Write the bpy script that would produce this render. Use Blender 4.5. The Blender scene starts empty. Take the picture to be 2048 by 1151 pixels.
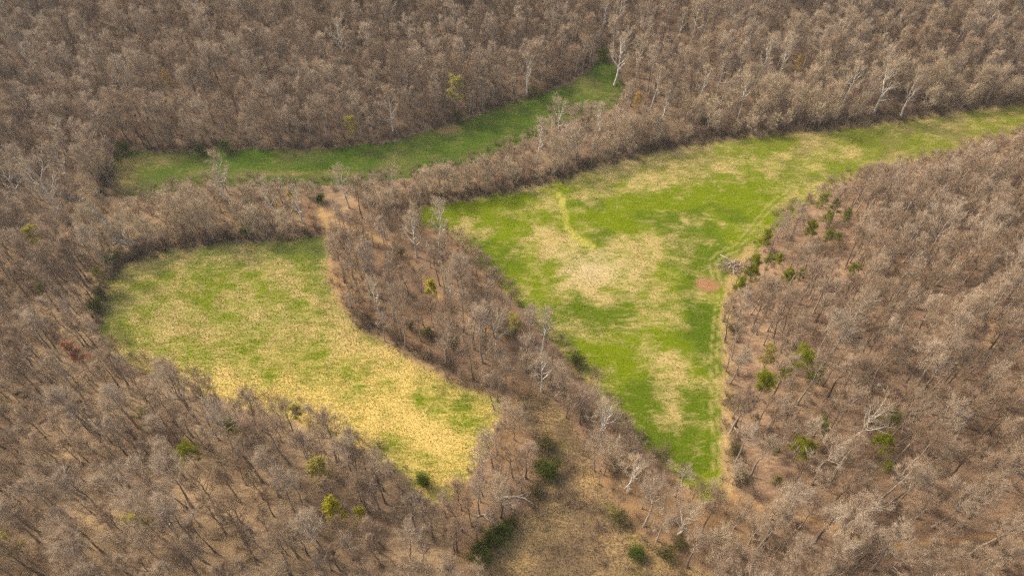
import bpy, math, random
import numpy as np
from mathutils import Vector, Matrix, Euler

S = bpy.context.scene
COL = S.collection
rng = np.random.default_rng(11)
R = math.radians

# ------------------------------------------------------------------ camera, sky, sun, exposure
CAM_Z, PITCH, FPX = 120.0, R(48.0), 1365.0          # FPX: focal length in pixels of a 2048 px wide picture
cam_d = bpy.data.cameras.new('camera')
cam_d.sensor_width = 36.0
cam_d.lens = 36.0 * FPX / 2048.0
cam_d.clip_start = 1.0
cam_d.clip_end = 6000.0
cam = bpy.data.objects.new('camera', cam_d)
cam.location = (0, 0, CAM_Z)
cam.rotation_euler = (R(90) - PITCH, 0, 0)
COL.objects.link(cam)
S.camera = cam

SUN_EL = R(46)
SUN_XY = (-0.85, 0.42)
az = math.atan2(SUN_XY[0], SUN_XY[1])
W = bpy.data.worlds.new('World')
S.world = W
W.use_nodes = True
nt = W.node_tree
bg = nt.nodes['Background']
sky = nt.nodes.new('ShaderNodeTexSky')
sky.sky_type = 'NISHITA'
sky.sun_disc = False
sky.sun_elevation = SUN_EL
sky.sun_rotation = az % (2 * math.pi)
sky.dust_density = 5.0
nt.links.new(sky.outputs[0], bg.inputs[0])
bg.inputs[1].default_value = 0.15
sun_d = bpy.data.lights.new('sun', 'SUN')
sun_d.energy = 1.9
sun_d.angle = R(8.0)
sun_d.color = (1.0, 0.90, 0.74)
sun = bpy.data.objects.new('sun', sun_d)
sdir = Vector((math.sin(az) * math.cos(SUN_EL), math.cos(az) * math.cos(SUN_EL), math.sin(SUN_EL)))
sun.rotation_euler = sdir.to_track_quat('Z', 'Y').to_euler()
sun.location = (0, 0, 300)
COL.objects.link(sun)
S.view_settings.view_transform = 'Standard'
S.view_settings.look = 'None'
S.view_settings.exposure = 0.7
S.view_settings.gamma = 1.0
S.view_settings.use_curve_mapping = False
S.cycles.use_denoising = False
S.cycles.max_bounces = 4
S.cycles.diffuse_bounces = 2
S.cycles.transmission_bounces = 2
S.cycles.caustics_reflective = False
S.cycles.caustics_refractive = False
S.cycles.filter_width = 1.4
S.cycles.sample_clamp_direct = 4.0
S.cycles.sample_clamp_indirect = 2.0

# ------------------------------------------------------------------ small maths helpers
CF = np.array([0, math.cos(PITCH), -math.sin(PITCH)])
CU = np.array([0, math.sin(PITCH), math.cos(PITCH)])

def project(x, y, z):
    """world -> pixel of the 2048x1151 picture"""
    dz = z - CAM_Z
    dep = y * CF[1] + dz * CF[2]
    up = y * CU[1] + dz * CU[2]
    dep = np.maximum(dep, 1e-3)
    return 1024 + FPX * x / dep, 575.5 - FPX * up / dep, dep

def plane_hit(u, v, z):
    a = (np.asarray(u, float) - 1024) / FPX
    b = (575.5 - np.asarray(v, float)) / FPX
    dy = CF[1] + b * CU[1]
    dz = CF[2] + b * CU[2]
    t = (z - CAM_Z) / dz
    return a * t, dy * t

def _hash(ix, iy, seed):
    h = (ix * 374761393 + iy * 668265263 + seed * 1442695041) & 0x7fffffff
    h = ((h ^ (h >> 13)) * 1274126177) & 0x7fffffff
    return ((h ^ (h >> 16)) & 0xffff) / 65535.0

def vnoise(x, y, scale, seed=0):
    x = np.asarray(x, float) / scale + 1000.0
    y = np.asarray(y, float) / scale + 1000.0
    ix = np.floor(x).astype(np.int64); iy = np.floor(y).astype(np.int64)
    fx = x - ix; fy = y - iy
    fx = fx * fx * (3 - 2 * fx); fy = fy * fy * (3 - 2 * fy)
    a = _hash(ix, iy, seed); b = _hash(ix + 1, iy, seed)
    c = _hash(ix, iy + 1, seed); d = _hash(ix + 1, iy + 1, seed)
    return (a * (1 - fx) + b * fx) * (1 - fy) + (c * (1 - fx) + d * fx) * fy

def fbm(x, y, scale, seed=0, octv=4):
    s = 0; a = 1.0; n = 0
    for k in range(octv):
        s = s + a * vnoise(x, y, scale / 2 ** k, seed + k * 17); n += a; a *= 0.55
    return s / n

def sstep(a, b, x):
    t = np.clip((x - a) / (b - a), 0, 1)
    return t * t * (3 - 2 * t)

def seg_dist(px, py, poly, closed=True):
    P = np.asarray(poly, float)
    best = np.full(np.shape(px), 1e9)
    n = len(P)
    for i in range(n if closed else n - 1):
        a = P[i]; b = P[(i + 1) % n]
        ab = b - a
        L = max(ab @ ab, 1e-9)
        t = np.clip(((px - a[0]) * ab[0] + (py - a[1]) * ab[1]) / L, 0, 1)
        d = np.hypot(px - a[0] - t * ab[0], py - a[1] - t * ab[1])
        best = np.minimum(best, d)
    return best

def inside(px, py, poly):
    P = np.asarray(poly, float)
    r = np.zeros(np.shape(px), bool)
    j = len(P) - 1
    for i in range(len(P)):
        xi, yi = P[i]; xj, yj = P[j]
        if yi != yj:
            c = ((yi > py) != (yj > py)) & (px < (xj - xi) * (py - yi) / (yj - yi) + xi)
            r ^= c
        j = i
    return r

def sdf(px, py, poly):
    """signed distance: positive inside"""
    d = seg_dist(px, py, poly)
    return np.where(inside(px, py, poly), d, -d)

# ------------------------------------------------------------------ outlines (pixels of the photograph)
# ground that is open meadow (runs on a little beneath the crowns that lean over its near side)
MEADOW_L = [(215, 560), (255, 522), (330, 503), (420, 490), (520, 480), (600, 475), (652, 472), (657, 520), (664, 575), (684, 612),
            (722, 652), (782, 692), (852, 732), (925, 772), (1000, 795), (1000, 830), (985, 880), (950, 940), (905, 1005), (860, 1000),
            (780, 940), (700, 890), (600, 845), (500, 815), (400, 790), (310, 755), (235, 715), (195, 660), (203, 605)]
MEADOW_R = [(835, 413), (900, 403), (980, 390), (1060, 376), (1130, 357), (1200, 333), (1300, 308), (1400, 288), (1500, 273),
            (1620, 263), (1750, 248), (1880, 230), (1980, 215), (2048, 206), (2140, 196), (2140, 250), (2048, 262), (1960, 285),
            (1880, 312), (1800, 330), (1720, 350), (1655, 382), (1605, 420), (1560, 455), (1520, 500), (1475, 530), (1480, 565),
            (1455, 600), (1450, 700), (1448, 800), (1446, 900), (1452, 1000), (1400, 1000), (1355, 960), (1300, 905), (1250, 850),
            (1195, 790), (1140, 725), (1085, 665), (1035, 605), (985, 555), (935, 505), (895, 465), (840, 445)]
MEADOW_U = [(212, 345), (232, 310), (250, 298), (330, 303), (400, 303), (500, 298), (600, 300), (700, 293), (790, 283), (850, 263),
            (900, 248), (950, 233), (1010, 206), (1080, 188), (1140, 168), (1180, 140), (1198, 115), (1228, 128), (1250, 170), (1240, 210),
            (1190, 230), (1110, 250), (1060, 280), (1010, 305), (960, 325), (900, 335), (840, 350), (780, 360), (700, 370), (640, 372),
            (540, 370), (400, 375), (280, 395), (225, 390)]
CLEARING = [(1035, 788), (1080, 790), (1125, 825), (1165, 880), (1195, 940), (1230, 1005), (1280, 1070), (1345, 1110), (1420, 1150),
            (1480, 1250), (900, 1250), (950, 1160), (985, 1110), (1035, 1045), (1075, 990), (1085, 930), (1062, 860)]
# what of the meadows the crowns leave open to view: no crown may stand in front of it
OPEN_L = [(248, 530), (330, 507), (420, 494), (520, 484), (600, 478), (648, 476), (652, 520), (657, 575), (678, 614), (718, 654),
          (778, 694), (848, 735), (918, 775), (975, 798), (985, 815), (970, 845), (940, 890), (905, 935), (880, 972), (848, 946),
          (800, 903), (750, 868), (690, 828), (640, 803), (590, 785), (540, 768), (470, 752), (400, 737), (340, 712), (285, 690),
          (235, 668), (205, 650), (205, 610), (220, 570)]
OPEN_R = [(850, 417), (905, 410), (980, 395), (1060, 381), (1130, 363), (1200, 338), (1300, 313), (1400, 293), (1500, 278), (1620, 268),
          (1750, 253), (1880, 235), (1980, 220), (2060, 211), (2060, 236), (1960, 262), (1880, 285), (1800, 300), (1720, 317), (1650, 347),
          (1592, 387), (1550, 413), (1520, 450), (1480, 500), (1440, 522), (1465, 560), (1445, 590), (1440, 650), (1440, 740), (1440, 830),
          (1437, 900), (1438, 955), (1410, 943), (1370, 913), (1320, 868), (1270, 818), (1220, 763), (1170, 703), (1112, 648), (1062, 584),
          (1012, 534), (962, 484), (935, 455), (905, 440), (860, 433)]
OPEN_U = [(235, 340), (255, 305), (330, 308), (400, 308), (500, 303), (600, 305), (700, 298), (790, 288), (850, 268), (900, 253),
          (950, 238), (1010, 211), (1080, 193), (1140, 173), (1185, 143), (1202, 125), (1225, 135), (1235, 165), (1220, 180),
          (1165, 190), (1100, 214), (1060, 243), (1010, 268), (960, 288), (920, 300), (860, 308), (815, 322), (760, 327), (700, 335),
          (640, 346), (600, 344), (540, 341), (480, 336), (400, 340), (340, 346), (285, 362), (240, 366)]
OPEN_C = [(1055, 802), (1095, 812), (1135, 868), (1165, 925), (1195, 985), (1240, 1050), (1295, 1105), (1355, 1142), (1400, 1200), (980, 1200),
          (1010, 1120), (1060, 1050), (1105, 1000), (1120, 950), (1100, 880), (1062, 840)]
CREEK = [(-120, 325), (-20, 345), (100, 376), (165, 400), (205, 438), (236, 478), (262, 486), (300, 482)]
TRAIL = [(640, 398), (645, 425), (652, 445), (654, 475)]
TRAIL_W = [(700, 415), (662, 428), (640, 432)]
TRAIL_I = [(660, 440), (740, 470), (810, 512), (845, 550), (870, 585), (900, 610), (935, 632)]
TRAIL_R = [(1440, 975), (1480, 995), (1530, 1018), (1590, 1028), (1660, 1050), (1730, 1078), (1800, 1088), (1880, 1082), (1960, 1072), (2060, 1082)]
RUT_R = [(1432, 960), (1434, 900), (1428, 800), (1428, 700), (1436, 620), (1444, 585), (1436, 560), (1426, 540), (1426, 522), (1440, 510),
         (1470, 498), (1500, 462), (1530, 424), (1556, 400), (1590, 378)]
RUT_C = [(1112, 380), (1124, 400), (1130, 430), (1132, 452), (1150, 474), (1185, 492)]

# ------------------------------------------------------------------ terrain
HILL_T = [(-420, 330), (-60, 300), (120, 260), (215, 262), (330, 285), (600, 288), (800, 268), (950, 215), (1090, 172), (1185, 105),
          (1300, 120), (1500, 170), (1750, 175), (2048, 140), (2400, 110)]
HILL_R = [(2600, 245), (2048, 275), (1880, 330), (1740, 365), (1640, 420), (1560, 490), (1500, 570), (1480, 700), (1480, 900), (1530, 1010),
          (1640, 1110), (1720, 1250), (1700, 1600)]
HILL_L = [(-500, 560), (-100, 600), (100, 680), (240, 750), (400, 815), (600, 870), (760, 945), (860, 1030), (930, 1120), (960, 1250), (930, 1600)]

def to_flat(poly):
    u = np.array([p[0] for p in poly], float); v = np.array([p[1] for p in poly], float)
    x, y = plane_hit(u, v, 0.0)
    return list(zip(x, y))

FT = to_flat(HILL_T) + [(1500, 250), (1500, 2500), (-1500, 2500), (-1500, 200)]
FR = to_flat(HILL_R) + [(60, -600), (2500, -600), (2500, 190)]
FL = to_flat(HILL_L) + [(-10, -600), (-2500, -600), (-2500, 100)]
FCREEK = to_flat(CREEK)

def hill(x, y, poly, slope, soft, cap):
    d = sdf(x, y, poly)
    s = soft * np.log1p(np.exp(np.clip(d / soft, -30, 30)))
    s = s - soft * 0.3
    h = slope * np.maximum(s, 0)
    return cap * (1 - np.exp(-h / cap))

def height_fn(x, y):
    x = np.asarray(x, float); y = np.asarray(y, float)
    h = hill(x, y, FT, 0.30, 9, 90) + hill(x, y, FR, 0.20, 8, 30) + hill(x, y, FL, 0.17, 8, 28)
    rough = np.clip(h / 6, 0, 1)
    h = h + rough * (fbm(x, y, 55, 3) - 0.5) * 9 + (fbm(x, y, 22, 5) - 0.5) * 0.9
    # a gully runs up the hill behind the left end of the upper meadow
    gx, gy = plane_hit(np.array([215., 205., 190.]), np.array([300., 180., 60.]), 0.0)
    d = seg_dist(x, y, list(zip(gx, gy)), False)
    h = h - 3.0 * np.exp(-(d / 9) ** 2) * np.clip(h / 4, 0, 1)
    dc = seg_dist(x, y, FCREEK, False)
    h = h - 1.5 * np.exp(-(dc / 3.6) ** 2)
    return h

GX0, GX1, GY0, GY1, GS = -245.0, 245.0, 12.0, 330.0, 0.75
gx = np.arange(GX0, GX1 + 1e-6, GS); gy = np.arange(GY0, GY1 + 1e-6, GS)
NX, NY = len(gx), len(gy)
GXX, GYY = np.meshgrid(gx, gy)
GZ = height_fn(GXX, GYY)

def hgt(x, y):
    fx = np.clip((np.asarray(x, float) - GX0) / GS, 0, NX - 1.001)
    fy = np.clip((np.asarray(y, float) - GY0) / GS, 0, NY - 1.001)
    ix = fx.astype(int); iy = fy.astype(int)
    tx = fx - ix; ty = fy - iy
    return (GZ[iy, ix] * (1 - tx) + GZ[iy, ix + 1] * tx) * (1 - ty) + (GZ[iy + 1, ix] * (1 - tx) + GZ[iy + 1, ix + 1] * tx) * ty

def at(u, v, dz=0.0):
    """the ground point under the thing seen at pixel (u, v), dz metres up"""
    z = 0.0
    for _ in range(24):
        x, y = plane_hit(u, v, z + dz)
        z = 0.5 * z + 0.5 * hgt(x, y)
    x, y = plane_hit(u, v, z + dz)
    return float(x), float(y), float(hgt(x, y))

# ------------------------------------------------------------------ ground cover: two colours and how they mix
C = lambda *a: np.array(a, float)
GREEN = C(.148, .190, .002); GREEN_D = C(.078, .122, .004); OLIVE = C(.18, .165, .04)
STRAW = C(.46, .345, .13); SUNLIT_GOLD = C(.60, .44, .13); SAND = C(.50, .39, .19)
GREEN_U = C(.058, .105, .008); GREEN_U2 = C(.12, .135, .03)
LIT_R = C(.17, .105, .062); LIT_R2 = C(.37, .24, .14)
LIT_L = C(.20, .132, .078); LIT_L2 = C(.47, .32, .165)
LIT_T = C(.19, .122, .075); LIT_T2 = C(.27, .185, .11)
BROWN = C(.185, .125, .068); BROWN2 = C(.45, .305, .13)
DIRT = C(.40, .26, .11); SOIL = C(.34, .17, .085); GRAVEL = C(.42, .36, .29)

BL = [(560, 515, 160, 32, -.42), (630, 495, 45, 32, -.4), (430, 585, 150, 34, -.34), (255, 600, 45, 70, -.12), (620, 850, 330, 100, .62),
      (480, 770, 160, 40, .35), (890, 805, 62, 42, -.75), (390, 690, 80, 24, -.3), (560, 620, 130, 30, -.15), (820, 710, 140, 50, .3),
      (690, 640, 40, 60, .22), (330, 665, 60, 22, .28), (650, 745, 160, 45, .22), (840, 900, 60, 70, .4), (575, 545, 30, 25, .5),
      (720, 770, 50, 18, -.25), (960, 860, 30, 40, -.3), (510, 700, 60, 20, -.2)]
BR = [(900, 425, 90, 28, -.6), (1000, 480, 50, 60, -.45), (1080, 595, 60, 60, -.4), (1180, 690, 50, 60, -.5), (1260, 780, 50, 60, -.55),
      (1370, 890, 70, 60, -.6), (1175, 535, 85, 42, .75), (1260, 510, 90, 34, .42), (1330, 490, 60, 30, .3), (1130, 470, 50, 40, .28),
      (1240, 375, 90, 16, .3), (1420, 340, 130, 14, .28), (1360, 300, 300, 14, .18), (1290, 420, 110, 30, -.3), (1480, 400, 80, 60, -.45),
      (1560, 350, 120, 40, -.4), (1400, 450, 80, 40, -.3), (1430, 520, 40, 25, -.6), (1390, 660, 42, 55, -.85), (1340, 780, 36, 60, .5),
      (1270, 650, 70, 45, .08), (1300, 580, 100, 30, .2), (1380, 800, 30, 60, -.25), (1170, 600, 70, 30, .12), (1960, 238, 50, 8, .5),
      (1420, 760, 18, 130, -.2), (1240, 720, 40, 40, -.3), (1700, 285, 140, 16, -.25), (1330, 705, 30, 18, .3), (1350, 850, 25, 25, .3),
      (1375, 590, 45, 16, .4), (1250, 455, 60, 16, -.3)]
BU = [(240, 345, 40, 40, .75), (310, 320, 60, 20, .35), (890, 258, 28, 12, 1.1), (600, 347, 120, 6, .6), (1000, 200, 60, 14, .5), (1180, 170, 50, 20, .15),
      (430, 330, 80, 14, -.1), (860, 310, 30, 10, .3)]
BC = [(1180, 900, 35, 70, .35), (1150, 1000, 60, 60, .15), (1030, 1100, 40, 60, .45), (1350, 1140, 60, 30, .5), (1130, 1110, 60, 80, -.35), (1090, 850, 30, 40, .4)]

def blob_sum(u, v, blobs):
    s = 0
    for cx, cy, rx, ry, a in blobs:
        s = s + a * np.exp(-((u - cx) / rx) ** 2 - ((v - cy) / ry) ** 2)
    return s

def lerp(a, b, t):
    return a * (1 - t[..., None]) + b * t[..., None]

def cover(x, y, z):
    """colour A, colour B, share of B, region id (0 wood, 1 left, 2 right, 3 upper meadow, 4 clearing)"""
    u, v, dep = project(x, y, z)
    n = len(u)
    ones = np.ones((n, 1))
    wob = (fbm(x, y, 5, 31, 3) - .5) * 14
    # woods
    right = sstep(1350, 1550, u) * sstep(300, 420, v + (u - 1500) * .25)
    top = 1 - sstep(250, 480, v - (u < 250) * 40)
    top = top * (1 - right)
    A = lerp(lerp(LIT_L * ones, LIT_R * ones, right), LIT_T * ones, top)
    B = lerp(lerp(LIT_L2 * ones, LIT_R2 * ones, right), LIT_T2 * ones, top)
    mixv = np.clip(.42 + (fbm(x, y, 14, 41) - .5) * 1.3, 0, 1)
    mid = inside(u, v, [(600, 400), (860, 420), (1100, 640), (1480, 1000), (1600, 1151), (900, 1151), (900, 990), (1000, 800), (660, 600)])
    A = np.where(mid[:, None], LIT_T * 1.25, A); B = np.where(mid[:, None], C(.34, .2, .085), B)
    reg = np.zeros(n, int)
    # meadows
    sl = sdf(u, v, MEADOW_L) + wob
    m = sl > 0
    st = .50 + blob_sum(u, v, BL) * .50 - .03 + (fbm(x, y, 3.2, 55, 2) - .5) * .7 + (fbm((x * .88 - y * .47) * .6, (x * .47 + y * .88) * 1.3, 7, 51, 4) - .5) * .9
    sunlit = sstep(620, 820, v + (u - 600) * .1)  # straw turns brighter gold on the near side: a sunlit patch put into the colour
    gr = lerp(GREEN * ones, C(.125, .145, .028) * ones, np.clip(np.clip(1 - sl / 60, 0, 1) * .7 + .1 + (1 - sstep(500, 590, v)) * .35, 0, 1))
    A = np.where(m[:, None], gr, A); B = np.where(m[:, None], lerp(STRAW * ones, SUNLIT_GOLD * ones, sunlit), B)
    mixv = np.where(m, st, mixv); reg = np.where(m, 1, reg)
    sr = sdf(u, v, MEADOW_R) + wob * .7
    m = sr > 0
    st = .36 + blob_sum(u, v, BR) * .62 + (fbm(x, y, 3.0, 65, 2) - .5) * .8 + (fbm((x * .96 - y * .26) * .6, (x * .26 + y * .96) * 1.3, 7, 61, 4) - .5) * 1.0
    dark = np.clip(sstep(.42, .62, fbm(x, y, 11, 67)) * .75 + np.exp(-((u - 1390) / 45) ** 2 - ((v - 655) / 55) ** 2) * .6, 0, 1)
    far = 1 - sstep(270, 420, v)
    gr = lerp(GREEN * ones, lerp(GREEN_D * ones, OLIVE * ones, far), np.clip(dark + far * .35, 0, 1))
    sa = np.exp(-((u - 1175) / 70) ** 2 - ((v - 535) / 35) ** 2)
    A = np.where(m[:, None], gr, A); B = np.where(m[:, None], lerp(STRAW * ones, SAND * ones, sa), B)
    edge = np.exp(-((sr - 4) / 7) ** 2) * (v < 470) * (v < 420)
    st = st + edge * .25 - (1 - sstep(260, 330, v)) * .18
    mixv = np.where(m, st, mixv); reg = np.where(m, 2, reg)
    su = sdf(u, v, MEADOW_U) + wob * .5
    m = su > 0
    st = .10 + blob_sum(u, v, BU) + (fbm(x, y, 8, 71, 4) - .5) * .75
    gr = lerp(GREEN_U * ones, GREEN_U2 * ones, sstep(.4, .75, fbm(x, y, 16, 73)) * .8)
    A = np.where(m[:, None], gr, A); B = np.where(m[:, None], C(.26, .19, .07), B)
    mixv = np.where(m, st, mixv); reg = np.where(m, 3, reg)
    sc = sdf(u, v, CLEARING) + wob
    m = sc > 0
    st = .34 + blob_sum(u, v, BC) + (fbm(x * .5 + y * .3, y * .9 - x * .3, 6, 81, 4) - .5) * 1.6
    gr = lerp(BROWN * ones, C(.15, .14, .03) * ones, sstep(.5, .7, fbm(x, y, 12, 83)))
    A = np.where(m[:, None], gr, A); B = np.where(m[:, None], BROWN2 * ones, B)
    mixv = np.where(m, st, mixv); reg = np.where(m, 4, reg)
    # bare and worn ground
    def paint(d, w, col, amt=1.0, soft=.5):
        nonlocal A, B
        k = (1 - sstep(w * soft, w, d)) * amt
        A = lerp(A, col * ones, k); B = lerp(B, col * 1.08 * ones, k)
    for tr, w in ((TRAIL, 7), (TRAIL_W, 6), (TRAIL_I, 6)):
        paint(seg_dist(u, v, tr, False) + wob * .35, w, DIRT, .85)
    paint(seg_dist(u, v, TRAIL_R, False) + wob * .5, 8, C(.42, .24, .09), .7)
    dr = seg_dist(u, v, RUT_R, False)
    wr = 700.0 / np.maximum(dep, 50)
    paint(np.abs(dr - wr * 1.3), wr * .55, C(.34, .28, .09), .75)
    dr = seg_dist(u, v, RUT_C, False)
    paint(dr + wob * .15, 7, C(.42, .37, .07), .9)
    paint(dr, 1.8, C(.24, .25, .03), .6)
    paint(np.hypot((u - 1417) / 1.75, (v - 570 - (u - 1417) * .18)) + wob * .5, 18, SOIL, .9, .45)
    paint(np.hypot((u - 1478) / 1.6, v - 528) + wob, 22, C(.40, .28, .10), .8)
    # rank dead grass along the field margins
    paint(np.abs(seg_dist(u, v, [(1500, 500), (1462, 560), (1455, 610), (1453, 700), (1453, 800), (1452, 900), (1458, 985)], False)) + wob * .7, 15, C(.42, .29, .12), .8, .3)
    paint(seg_dist(u, v, [(845, 413), (980, 387), (1060, 373), (1130, 354), (1200, 330), (1300, 305), (1400, 285), (1500, 270), (1620, 260), (1750, 245), (1880, 227), (2048, 203)], False) + wob * .5, 7, C(.36, .26, .11), .7, .3)
    paint(seg_dist(u, v, [(658, 470), (660, 560), (684, 612), (722, 652), (782, 692), (852, 732), (925, 772), (1010, 795)], False) + wob * .5, 9, C(.34, .23, .10), .7, .3)
    # creek bed and gravel bar
    k = seg_dist(u, v, CREEK, False)
    paint(k + wob * .4, 10, C(.13, .10, .07), .9)
    paint(np.hypot((u - 240) / .8, (v - 462) / 1.5) + wob * .4, 16, GRAVEL, .95, .7)
    paint(np.hypot((u - 252) / .5, (v - 470) / 2.2) + wob * .2, 12, DIRT * .85, .8, .6)
    paint(np.hypot((u - 60) / 1.0, (v - 620) / 1.0) + wob, 1, LIT_L, .1)
    return A, B, np.clip(mixv, 0, 1), reg

# ------------------------------------------------------------------ materials
def mat(name):
    m = bpy.data.materials.new(name); m.use_nodes = True
    b = m.node_tree.nodes['Principled BSDF']
    b.inputs['Roughness'].default_value = .9
    b.inputs['Specular IOR Level'].default_value = .15
    return m, m.node_tree, b

def nd(t, kind, **kw):
    n = t.nodes.new(kind)
    for k, v in kw.items(): setattr(n, k, v)
    return n

def ramp(t, fac, stops):
    r = nd(t, 'ShaderNodeValToRGB')
    e = r.color_ramp.elements
    while len(e) < len(stops): e.new(0.5)
    for q, (p, c) in zip(e, stops):
        q.position = p; q.color = (*c, 1)
    t.links.new(fac, r.inputs[0])
    return r.outputs[0]

def ground_material():
    m, t, b = mat('ground_cover')
    L = t.links.new
    a = nd(t, 'ShaderNodeAttribute', attribute_name='colour_a')
    c = nd(t, 'ShaderNodeAttribute', attribute_name='colour_b')
    w = nd(t, 'ShaderNodeAttribute', attribute_name='share_b')
    geo = nd(t, 'ShaderNodeNewGeometry')
    n1 = nd(t, 'ShaderNodeTexNoise'); n1.inputs['Scale'].default_value = .55; n1.inputs['Detail'].default_value = 8; n1.inputs['Roughness'].default_value = .78
    n1.inputs['Distortion'].default_value = .9
    mp = nd(t, 'ShaderNodeMapping'); mp.inputs['Rotation'].default_value = (0, 0, R(28)); mp.inputs['Scale'].default_value = (.55, 1.5, 1)
    L(geo.outputs['Position'], mp.inputs['Vector']); L(mp.outputs[0], n1.inputs['Vector'])
    s = nd(t, 'ShaderNodeMath', operation='MULTIPLY_ADD'); s.inputs[1].default_value = 2.6; s.inputs[2].default_value = -1.3
    L(n1.outputs['Fac'], s.inputs[0])
    ad = nd(t, 'ShaderNodeMath', operation='ADD'); L(s.outputs[0], ad.inputs[0]); L(w.outputs['Fac'], ad.inputs[1])
    mr = nd(t, 'ShaderNodeMapRange', interpolation_type='SMOOTHSTEP'); mr.inputs[1].default_value = 0.0; mr.inputs[2].default_value = 1.0
    L(ad.outputs[0], mr.inputs[0])
    mx = nd(t, 'ShaderNodeMix', data_type='RGBA'); L(mr.outputs[0], mx.inputs[0]); L(a.outputs['Color'], mx.inputs[6]); L(c.outputs['Color'], mx.inputs[7])
    n2 = nd(t, 'ShaderNodeTexNoise'); n2.inputs['Scale'].default_value = 3.2; n2.inputs['Detail'].default_value = 6; n2.inputs['Roughness'].default_value = .8
    L(geo.outputs['Position'], n2.inputs['Vector'])
    g = nd(t, 'ShaderNodeMapRange'); g.inputs[1].default_value = .25; g.inputs[2].default_value = .75; g.inputs[3].default_value = .55; g.inputs[4].default_value = 1.45
    L(n2.outputs['Fac'], g.inputs[0])
    mu = nd(t, 'ShaderNodeVectorMath', operation='SCALE'); L(mx.outputs[2], mu.inputs[0]); L(g.outputs[0], mu.inputs['Scale'])
    L(mu.outputs[0], b.inputs['Base Color'])
    bp = nd(t, 'ShaderNodeBump'); bp.inputs['Strength'].default_value = .45; bp.inputs['Distance'].default_value = .22
    hh = nd(t, 'ShaderNodeMath', operation='ADD'); L(n1.outputs['Fac'], hh.inputs[0])
    h2 = nd(t, 'ShaderNodeMath', operation='MULTIPLY'); h2.inputs[1].default_value = .35; L(n2.outputs['Fac'], h2.inputs[0]); L(h2.outputs[0], hh.inputs[1])
    L(hh.outputs[0], bp.inputs['Height']); L(bp.outputs[0], b.inputs['Normal'])
    b.inputs['Roughness'].default_value = 1.0; b.inputs['Specular IOR Level'].default_value = 0.0
    return m

def wood_material(name, stops, scale=.035, bark=6.0):
    """colour varies from tree to tree (instance random + where the tree stands) and along the bark"""
    m, t, b = mat(name)
    L = t.links.new
    oi = nd(t, 'ShaderNodeObjectInfo')
    n = nd(t, 'ShaderNodeTexNoise'); n.inputs['Scale'].default_value = scale; n.inputs['Detail'].default_value = 2
    L(oi.outputs['Location'], n.inputs['Vector'])
    ma = nd(t, 'ShaderNodeMath', operation='MULTIPLY_ADD'); ma.inputs[1].default_value = .75; L(oi.outputs['Random'], ma.inputs[0])
    mb = nd(t, 'ShaderNodeMath', operation='MULTIPLY'); mb.inputs[1].default_value = .5; L(n.outputs['Fac'], mb.inputs[0]); L(mb.outputs[0], ma.inputs[2])
    col = ramp(t, ma.outputs[0], stops)
    geo = nd(t, 'ShaderNodeNewGeometry')
    n2 = nd(t, 'ShaderNodeTexNoise'); n2.inputs['Scale'].default_value = bark; n2.inputs['Detail'].default_value = 3
    L(geo.outputs['Position'], n2.inputs['Vector'])
    g = nd(t, 'ShaderNodeMapRange'); g.inputs[1].default_value = .3; g.inputs[2].default_value = .7; g.inputs[3].default_value = .72; g.inputs[4].default_value = 1.25
    L(n2.outputs['Fac'], g.inputs[0])
    mu = nd(t, 'ShaderNodeVectorMath', operation='SCALE'); L(col, mu.inputs[0]); L(g.outputs[0], mu.inputs['Scale'])
    L(mu.outputs[0], b.inputs['Base Color'])
    return m

def leaf_material(name, stops, trans=.3):
    m, t, b = mat(name)
    L = t.links.new
    geo = nd(t, 'ShaderNodeNewGeometry')
    n = nd(t, 'ShaderNodeTexNoise'); n.inputs['Scale'].default_value = .9; n.inputs['Detail'].default_value = 3
    L(geo.outputs['Position'], n.inputs['Vector'])
    oi = nd(t, 'ShaderNodeObjectInfo')
    s = nd(t, 'ShaderNodeMath', operation='MULTIPLY_ADD'); s.inputs[1].default_value = .35; L(oi.outputs['Random'], s.inputs[0])
    q = nd(t, 'ShaderNodeMath', operation='MULTIPLY_ADD'); q.inputs[1].default_value = .9; q.inputs[2].default_value = -.1; L(n.outputs['Fac'], q.inputs[0])
    L(q.outputs[0], s.inputs[2])
    col = ramp(t, s.outputs[0], stops)
    L(col, b.inputs['Base Color'])
    tr = nd(t, 'ShaderNodeBsdfTranslucent'); L(col, tr.inputs[0])
    mx = nd(t, 'ShaderNodeMixShader'); mx.inputs[0].default_value = trans
    out = t.nodes['Material Output']
    L(b.outputs[0], mx.inputs[1]); L(tr.outputs[0], mx.inputs[2]); L(mx.outputs[0], out.inputs[0])
    return m

M = {}
M['ground'] = ground_material()
M['bark'] = wood_material('grey_brown_bark', [(.15, (.14, .10, .07)), (.45, (.23, .175, .125)), (.85, (.44, .37, .28))])
M['twig'] = wood_material('grey_brown_twigs', [(.12, (.25, .16, .092)), (.40, (.34, .232, .142)), (.65, (.40, .29, .185)), (.9, (.49, .375, .255))])
M['pale_wood'] = wood_material('greyish_tan_bark', [(.2, (.26, .20, .14)), (.8, (.44, .36, .26))])
M['pale_bark'] = wood_material('pale_bark', [(.2, (.52, .46, .36)), (.8, (.74, .68, .56))], bark=1.2)
M['pale_twig'] = wood_material('tan_twigs', [(.2, (.40, .29, .175)), (.8, (.52, .40, .25))])
M['pine'] = leaf_material('pine_needles', [(.15, (.17, .19, .006)), (.5, (.31, .33, .008)), (.85, (.45, .45, .012))], .5)
M['dull_pine'] = leaf_material('dull_needles', [(.15, (.15, .16, .025)), (.5, (.25, .26, .04)), (.85, (.32, .32, .06))], .4)
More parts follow.
